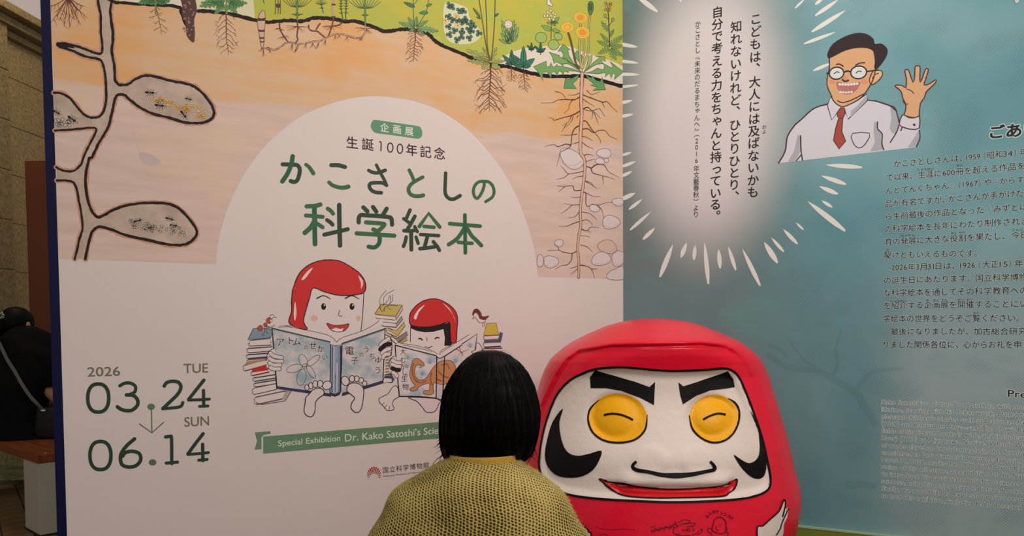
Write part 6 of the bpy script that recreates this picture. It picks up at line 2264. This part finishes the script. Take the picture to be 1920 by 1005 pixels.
# silhouette: pixel row -> half width in pixels; front: pixel row -> how far the front stands out (m)
HW = [(597.5, 8), (599, 34), (603, 58), (610, 84), (624, 117), (640, 149), (650, 164), (664, 181), (673, 190), (690, 200), (707, 207), (730, 214), (757, 222), (817, 239), (867, 250), (895, 258), (915, 260), (935, 258), (960, 252), (986, 245),
      (1003, 241), (1040, 226), (1070, 204), (1086, 186)]
HD = [(597.5, .02), (599, .09), (603, .17), (610, .25), (624, .35), (634, .425), (642, .470), (650, .487), (662, .486), (680, .476), (700, .468), (730, .482), (757, .500), (817, .535), (867, .560), (915, .585), (945, .600), (960, .602), (986, .588),
      (1003, .575), (1040, .53), (1070, .47), (1086, .42)]
FACE = [(255, 290), (330, 264), (450, 257), (640, 272), (800, 268), (900, 262), (950, 290), (985, 360), (1020, 450), (1060, 570), (1085, 680), (1097, 745), (1090, 795), (1040, 825), (930, 845), (690, 856), (500, 850), (330, 840), (200, 820), (110, 775),
        (77, 710), (80, 620), (100, 520), (130, 430), (160, 370), (205, 320)]
TZ = crop(980, 580, .42276)
face_px = smooth_line([TZ(*p) for p in FACE], 5, True)
MOUTH = [(340, 752), (380, 762), (430, 766), (520, 782), (640, 792), (780, 788), (890, 776), (915, 762), (946, 752), (940, 790), (915, 815), (880, 832), (700, 838), (560, 838), (450, 828), (395, 800)]
mouth_px = smooth_line([TZ(*p) for p in MOUTH], 3, True)


def inside(poly, x, y):
    c = False
    j = len(poly) - 1
    for i in range(len(poly)):
        xi, yi = poly[i]
        xj, yj = poly[j]
        if (yi > y) != (yj > y) and x < (xj - xi) * (y - yi) / (yj - yi) + xi: c = not c
        j = i
    return c


def dist(poly, x, y):
    d = 1e9
    for i in range(len(poly)):
        ax, ay = poly[i - 1]
        bx_, by_ = poly[i]
        vx, vy = bx_ - ax, by_ - ay
        t = max(0, min(1, ((x - ax) * vx + (y - ay) * vy) / (vx * vx + vy * vy + 1e-9)))
        d = min(d, math.hypot(x - ax - vx * t, y - ay - vy * t))
    return d


def sst(a, b, x):
    t = max(0, min(1, (x - a) / (b - a)))
    return t * t * (3 - 2 * t)


EYES = [((1158, 784.5), 55, 47), ((1338.5, 785), 47, 45.5)]
CREASE = [TZ(*p) for p in [(140, 290), (190, 218), (250, 176), (400, 152), (600, 147), (800, 142), (915, 158), (980, 205), (1025, 290), (1058, 380), (1098, 500), (1128, 620), (1140, 760), (1140, 900), (0, 900), (20, 700), (40, 560), (75, 430)]]
NSEG, NR = 264, 190
rowsy = [597.5 + (1087 - 597.5) * ((i / (NR - 1)) ** 1.15) for i in range(NR)]
V = []
for y in rowsy:
    z = P3(1222, y, DY).z
    if y >= 1086.9: z = 0.0
    hw = table(HW, y) * DY / F
    hf = table(HD, y)
    hb_ = hw * .9
    for k in range(NSEG):
        # more columns on the front (-y)
        t = k / NSEG
        a = 2 * math.pi * t
        a = a + .45 * math.sin(2 * math.pi * t + math.pi / 2) * 0
        c, s_ = math.cos(a), math.sin(a)
        n = 2.25
        px_ = hw * math.copysign(abs(c) ** (2 / n), c)
        if s_ < 0:
            nf = 2.15
            py_ = -hf * abs(s_) ** (2 / nf)
        else: py_ = hb_ * abs(s_) ** (2 / n)
        p = Vector((dx0 + px_, DY + py_, max(0, z)))
        if s_ < .05:
            x2, y2 = project(p)
            d = 0
            if 630 < y2 < 900 and inside(CREASE, x2, y2):
                d += .036 * sst(0, 8, dist(CREASE, x2, y2)) * (1 - sst(760, 880, y2)) * (1 if x2 < 1330 else 1 - .8 * sst(1330, 1400, x2))
            if 670 < y2 < 960 and inside(face_px, x2, y2):
                e = dist(face_px, x2, y2)
                d += .020 * sst(0, 14, e)
                # brow and cheek fullness
                d -= .010 * math.exp(-((x2 - 1105) / 60) ** 2 - ((y2 - 860) / 45) ** 2)
                d -= .010 * math.exp(-((x2 - 1395) / 45) ** 2 - ((y2 - 860) / 45) ** 2)
                for (ex_, ey_), R_, Ry_ in EYES:
                    r = math.hypot(x2 - ex_, (y2 - ey_) * R_ / Ry_)
                    if r < R_ + 4:
                        d += .020 * (1 - sst(R_ - 16, R_ + 4, r))
                        rb = math.hypot(x2 - ex_ - 5, (y2 - ey_ - 1) * R_ / Ry_)
                        d -= .030 * max(0, 1 - (rb / (R_ - 9)) ** 2) ** .8
                for nx_, ny_ in ((1222, 866), (1310, 866)):
                    r = math.hypot((x2 - nx_) / 1.15, y2 - ny_)
                    d -= .008 * (1 - sst(20, 36, r))
                d -= .009 * math.exp(-((x2 - 1266) / 30) ** 2 - ((y2 - 862) / 30) ** 2)
                # lip shelf over the recessed mouth
                if inside(mouth_px, x2, y2):
                    em = dist(mouth_px, x2, y2)
                    d += .022 * sst(0, 9, em) * (1 - .6 * sst(905, 935, y2))
                lip = sst(878, 905, y2) * (1 - sst(907, 913, y2)) * sst(1155, 1180, x2) * (1 - sst(1355, 1385, x2))
                d -= .014 * lip
            p.y += d
        V.append(tuple(p))
Fd = []
for i in range(NR - 1):
    for k in range(NSEG):
        j = (k + 1) % NSEG
        Fd.append((i * NSEG + j, i * NSEG + k, (i + 1) * NSEG + k, (i + 1) * NSEG + j))
Fd.append(tuple(range(NSEG)))
bvh = BVHTree.FromPolygons([Vector(v) for v in V], Fd)
RPAINT = mat((214, 14, 42), rough=.34, spec=.25, coat=.12, noise=.05, nscale=5, bump=.22, bscale=26, name='glossy_red_paint')
WPAINT = mat((210, 186, 174), rough=.5, noise=.03, nscale=8, bump=.20, bscale=40, name='white_paint')
YPAINT = mat((236, 152, 4), rough=.42, noise=.05, nscale=10, bump=.2, bscale=40, name='yellow_paint')
KPAINT = mat((10, 9, 10), rough=.55, spec=.15, bump=.15, bscale=40, name='black_paint')
MPAINT = mat((196, 16, 26), rough=.38, spec=.25, coat=.1, bump=.2, bscale=40)
mi = []
for f in Fd:
    q = 0
    if len(f) == 4 and V[f[0]][1] < DY:
        x2, y2 = project(Vector(V[f[0]]).lerp(Vector(V[f[2]]), .5))
        if 670 < y2 < 960 and inside(face_px, x2, y2) and dist(face_px, x2, y2) > 1.5:
            q = 1
            if any(math.hypot(x2 - e[0], (y2 - e[1]) * R_ / Ry_) < R_ - 1 for e, R_, Ry_ in EYES): q = 2
            if inside(mouth_px, x2, y2) and dist(mouth_px, x2, y2) > 1.5: q = 3
    mi.append(q)
body = new_obj('body', V, Fd, [RPAINT, WPAINT, YPAINT, MPAINT], da, mi, smooth=True, world=True)


def on_doll(x, y, lift):
    d = ray(x, y).normalized()
    h = bvh.ray_cast(EYE, d)
    if h[0] is None: return None
    return h[0] + h[1] * lift if h[1].dot(d) < 0 else h[0] - h[1] * lift


def drape(name, polys, m, lift, parent=None, step=5, label=None, edge=0):
    """paint patch lying on the doll: outline polygons filled with fine triangles and lifted by a paint's thickness"""
    VV, FF = [], []
    for poly in polys:
        xs, ys = [p[0] for p in poly], [p[1] for p in poly]
        pts = [Vector(p) for p in poly]
        n = len(pts)
        x = min(xs)
        r = 0
        y = min(ys) + step * .4
        while y < max(ys):
            x = min(xs) + (step * .5 if r % 2 else 0)
            while x < max(xs):
                if inside(poly, x, y) and dist(poly, x, y) > step * .45:
                    pts.append(Vector((x, y)))
                x += step
            y += step * .87
            r += 1
        res = delaunay_2d_cdt(pts, [(i, (i + 1) % n) for i in range(n)], [list(range(n))], 1, 1e-4)
        vs, fs = res[0], res[2]
        hit = [on_doll(v.x, v.y, lift) for v in vs]
        mp = {}
        for f in fs:
            if any(hit[i] is None for i in f): continue
            if max((hit[i] - hit[j]).length for i in f for j in f) > .12: continue
            g = []
            for i in f:
                if i not in mp:
                    mp[i] = len(VV)
                    VV.append(hit[i])
                g.append(mp[i])
            FF.append(tuple(g))
    o = new_obj(name, VV, FF, m, parent or da, smooth=True, world=(parent is None), label=label)
    if parent is not None: o.data.transform(WM(da).inverted())
    return o


def line_px(pts, w, n=6, closed=False):
    """outline polygon of a brush line"""
    q = smooth_line([(*p, (w if isinstance(w, (int, float)) else w[i])) for i, p in enumerate(pts)], n, closed)
    xy = [(a, b) for a, b, c in q]
    nr = resample_normals(xy, closed)
    return [(x + nx * c / 2, y + ny * c / 2) for (x, y), (nx, ny), (_, _, c) in zip(xy, nr, q)] + [(x - nx * c / 2, y - ny * c / 2) for (x, y), (nx, ny), (_, _, c) in reversed(list(zip(xy, nr, q)))]


def brush(name, lines, m, lift, parent=None, label=None):
    """lines: (points, width) laid on the doll as ribbons"""
    VV, FF = [], []
    for pts, w, cl in lines:
        q = smooth_line([(*p, (w if isinstance(w, (int, float)) else w[i])) for i, p in enumerate(pts)], 5, cl)
        xy = [(a, b) for a, b, c in q]
        nr = resample_normals(xy, cl)
        b0 = len(VV)
        ok = []
        for (x, y), (nx, ny), (_, _, c) in zip(xy, nr, q):
            h = [on_doll(x + nx * c * s_, y + ny * c * s_, lift) for s_ in (.5, 0, -.5)]
            ok.append(all(v is not None for v in h))
            VV += [v if v is not None else Vector((dx0, DY, .1)) for v in h]
        N_ = len(xy)
        for i in range(N_ if cl else N_ - 1):
            j = (i + 1) % N_
            if not (ok[i] and ok[j]): continue
            a, b = b0 + 3 * i, b0 + 3 * j
            if (VV[a] - VV[b]).length > .1: continue
            FF += [(a, a + 1, b + 1, b), (a + 1, a + 2, b + 2, b + 1)]
    o = new_obj(name, VV, FF, m, parent or da, smooth=True, world=(parent is None), label=label)
    if parent is not None: o.data.transform(WM(da).inverted())
    return o


face = drape('face', [face_px], WPAINT, .0012, step=5, label='white painted face')
FO = [TZ(*p) for p in FACE]
brush('face_outline', [(FO, 3.8, True)], KPAINT, .0028, label='black brush line round the face')
for pts in ([(322, 268), (400, 292), (500, 322), (562, 345), (587, 322), (582, 425), (520, 392), (440, 362), (370, 350), (303, 350), (300, 300)],
            [(690, 324), (712, 342), (780, 320), (850, 295), (910, 272), (935, 310), (940, 345), (900, 352), (830, 360), (770, 382), (710, 422), (698, 380)]):
    q = [TZ(*p) for p in pts]
    e = []
    for i in range(len(q)):
        for t in (0, .33, .66): e.append((lerp(q[i][0], q[(i + 1) % len(q)][0], t), lerp(q[i][1], q[(i + 1) % len(q)][1], t)))
    drape('eyebrow', [e], KPAINT, .0030, step=5, label='thick black painted eyebrow')
for k, ((ex_, ey_), R_, Ry_) in enumerate(EYES):
    rx, ry = R_, Ry_
    circ = [(ex_ + rx * math.cos(2 * math.pi * i / 60), ey_ + ry * math.sin(2 * math.pi * i / 60)) for i in range(60)]
    ey = drape('eye', [circ], YPAINT, .0026, step=4, label='round yellow eye with a closed wink line')
    if k == 0: arc_a = [(338, 400), (300, 440), (290, 490), (310, 545), (350, 578), (400, 592), (460, 590), (510, 572), (545, 530), (552, 468)]
    else: arc_a = [(736, 470), (750, 530), (790, 572), (840, 592), (890, 585), (930, 555), (955, 505), (958, 450), (940, 415), (910, 395)]
    brush('eye_outline', [([TZ(*p) for p in arc_a], [1.4] + [3.4] * (len(arc_a) - 2) + [1.4], False)], KPAINT, .0036)
    wk = [(362, 470), (400, 464), (440, 470), (475, 484), (488, 492)] if k == 0 else [(800, 490), (830, 474), (865, 464), (898, 468)]
    o = brush('wink_line', [([TZ(*p) for p in wk], 3.8, False)], KPAINT, .0044, parent=ey)
for pts in ([(180, 440), (165, 500), (170, 560), (185, 610), (210, 640), (250, 650), (300, 640), (350, 628), (340, 670), (310, 715), (260, 742), (200, 747), (150, 735), (115, 700), (100, 650), (110, 580), (135, 500)],
            [(1008, 450), (1040, 510), (1062, 580), (1075, 640), (1080, 690), (1072, 735), (1045, 752), (1010, 742), (975, 710), (950, 675), (935, 645), (965, 665), (1000, 682), (1030, 670), (1048, 640), (1050, 590), (1040, 530)]):
    drape('whisker', [smooth_line([TZ(*p) for p in pts], 3, True)], KPAINT, .0030, step=5, label='black curled whisker patch on the cheek')
drape('mouth', [mouth_px], MPAINT, .0030, step=4, label='red smiling mouth under the lip')
MO = [TZ(*p) for p in MOUTH]
brush('mouth_outline', [([TZ(*p) for p in [(340, 752), (380, 762), (430, 768), (520, 784), (640, 794), (780, 790), (890, 778), (946, 752), (940, 790), (915, 815), (880, 832), (700, 838), (560, 838), (450, 828), (395, 800)]], 2.6, True)], KPAINT, .0042)
brush('moustache_line', [([TZ(*p) for p in [(505, 675), (488, 695), (505, 712), (560, 722), (620, 735), (685, 738), (750, 732), (810, 720), (848, 710), (845, 692), (830, 675)]], [5, 6, 7.5, 6.5, 8, 10.5, 8, 6.5, 7.5, 6, 5], False)], KPAINT, .0036)
# white sleeve hems painted low on both sides, with black edges
SM = crop(1100, 920, .20833)
sl = [(1530, 420), (1532, 325), (1580, 315), (1610, 300), (1640, 262), (1690, 225), (1720, 190), (1745, 140), (1765, 85), (1780, 95), (1775, 150), (1790, 165), (1810, 150), (1812, 160), (1800, 240), (1770, 300), (1765, 380), (1740, 480), (1700, 560), (1560, 560)]
drape('sleeve_patch', [[SM(*p) for p in sl]], WPAINT, .0026, step=5, label='white painted sleeve hem on the lower side')
brush('sleeve_outline', [([SM(*p) for p in [(1530, 430), (1532, 325), (1580, 315), (1640, 262), (1720, 190), (1745, 140), (1770, 80), (1782, 110), (1775, 160), (1755, 235)]], 2.4, False),
                         ([SM(*p) for p in [(1812, 155), (1790, 200), (1750, 290), (1735, 340), (1700, 400)]], 2.0, False)], KPAINT, .0040)
drape('sleeve_patch', [[SM(*p) for p in [(-10, 330), (15, 350), (20, 372), (40, 380), (45, 440), (30, 520), (-60, 520), (-70, 360)]]], WPAINT, .0026, step=5, label='white painted sleeve hem on the lower left side')
brush('sleeve_outline', [([SM(*p) for p in [(-40, 310), (10, 345), (20, 370), (40, 378), (46, 430)]], 2.4, False)], KPAINT, .0040)
# marker drawings and signatures on the red belly
MK = mat((92, 8, 26), rough=.5, name='marker_ink')
dr = []
def mk(pts, w=1.3, cl=False): dr.append(([SM(*p) for p in pts], w, cl))
mk([(1190, 238), (1150, 260), (1135, 310), (1128, 350), (1160, 375), (1210, 385), (1245, 370), (1252, 330), (1250, 280), (1225, 248)], 1.7, True)
mk([(1175, 240), (1178, 228)], .9)
mk([(1200, 238), (1202, 226)], .9)
mk([(1160, 320), (1165, 350), (1185, 355)], 1.1)
mk([(1198, 300), (1200, 315)], .8)
mk([(1128, 350), (1095, 335), (1085, 360), (1110, 378), (1130, 365)], 1.2)
mk([(1252, 330), (1262, 345), (1255, 362)], 1.2)
mk([(1250, 372), (1275, 385), (1262, 405)], 1.2)
mk([(1110, 378), (1130, 405), (1140, 430)], 1.2)
mk([(820, 290), (870, 262), (915, 265), (930, 285), (880, 295), (840, 310), (810, 330)], 1.2)
mk([(880, 300), (940, 290), (975, 295), (960, 315), (900, 325)], 1.2)
mk([(785, 330), (780, 365), (800, 390), (840, 385)], 1.2)
mk([(860, 345), (872, 360), (890, 350), (900, 365)], 1.3)
mk([(905, 340), (925, 345), (930, 360), (912, 362)], 1.1, True)
mk([(950, 330), (965, 350), (950, 365)], 1.1)
mk([(940, 400), (985, 385), (1035, 340), (1030, 375), (990, 395)], 1.2)
mk([(800, 395), (860, 405), (930, 400)], 1.6)
mk([(575, 365), (640, 350), (700, 330), (760, 322), (805, 275), (790, 310)], 1.2)
mk([(570, 325), (620, 322)], 1.0)
for k in range(5): mk([(585 + 48 * k, 350 - 10 * k), (600 + 48 * k, 372 - 10 * k), (625 + 48 * k, 345 - 10 * k), (605 + 48 * k, 340 - 9 * k)], 1.2)
mk([(80, 318), (110, 335), (160, 345), (230, 350), (330, 345), (440, 352)], .7)
mk([(120, 400), (150, 388), (190, 400)], .9)
brush('marker_drawing', dr, MK, .0030, label='dark marker doodles and autograph scribbles')
# the arched katakana signature
VV, FF = [], []
for k, (ch, x, y, r_) in enumerate((('ヨ', 1083, 232, .5), ('シ', 1112, 205, .35), ('タ', 1142, 192, .15), ('ケ', 1175, 188, 0), ('シ', 1216, 200, -.15), ('ン', 1247, 212, -.3), ('ス', 1280, 228, -.4), ('ケ', 1304, 248, -.5))):
    vs, fs = glyph_mesh(ch, .03)
    b0 = len(VV)
    cx, cy = SM(x, y)
    for gg in vs:
        gx_, gy_ = gg[:2]
        X, Y_ = (gx_ - .5) * 7.2, (gy_ - .36) * 7.2
        X, Y_ = X * math.cos(r_) - Y_ * math.sin(r_), X * math.sin(r_) + Y_ * math.cos(r_)
        VV.append(on_doll(cx + X, cy - Y_, .0030))
    FF += [tuple(b0 + i for i in f) for f in fs]
if all(v is not None for v in VV):
    new_obj('signature_lettering', VV, FF, MK, da, world=True)
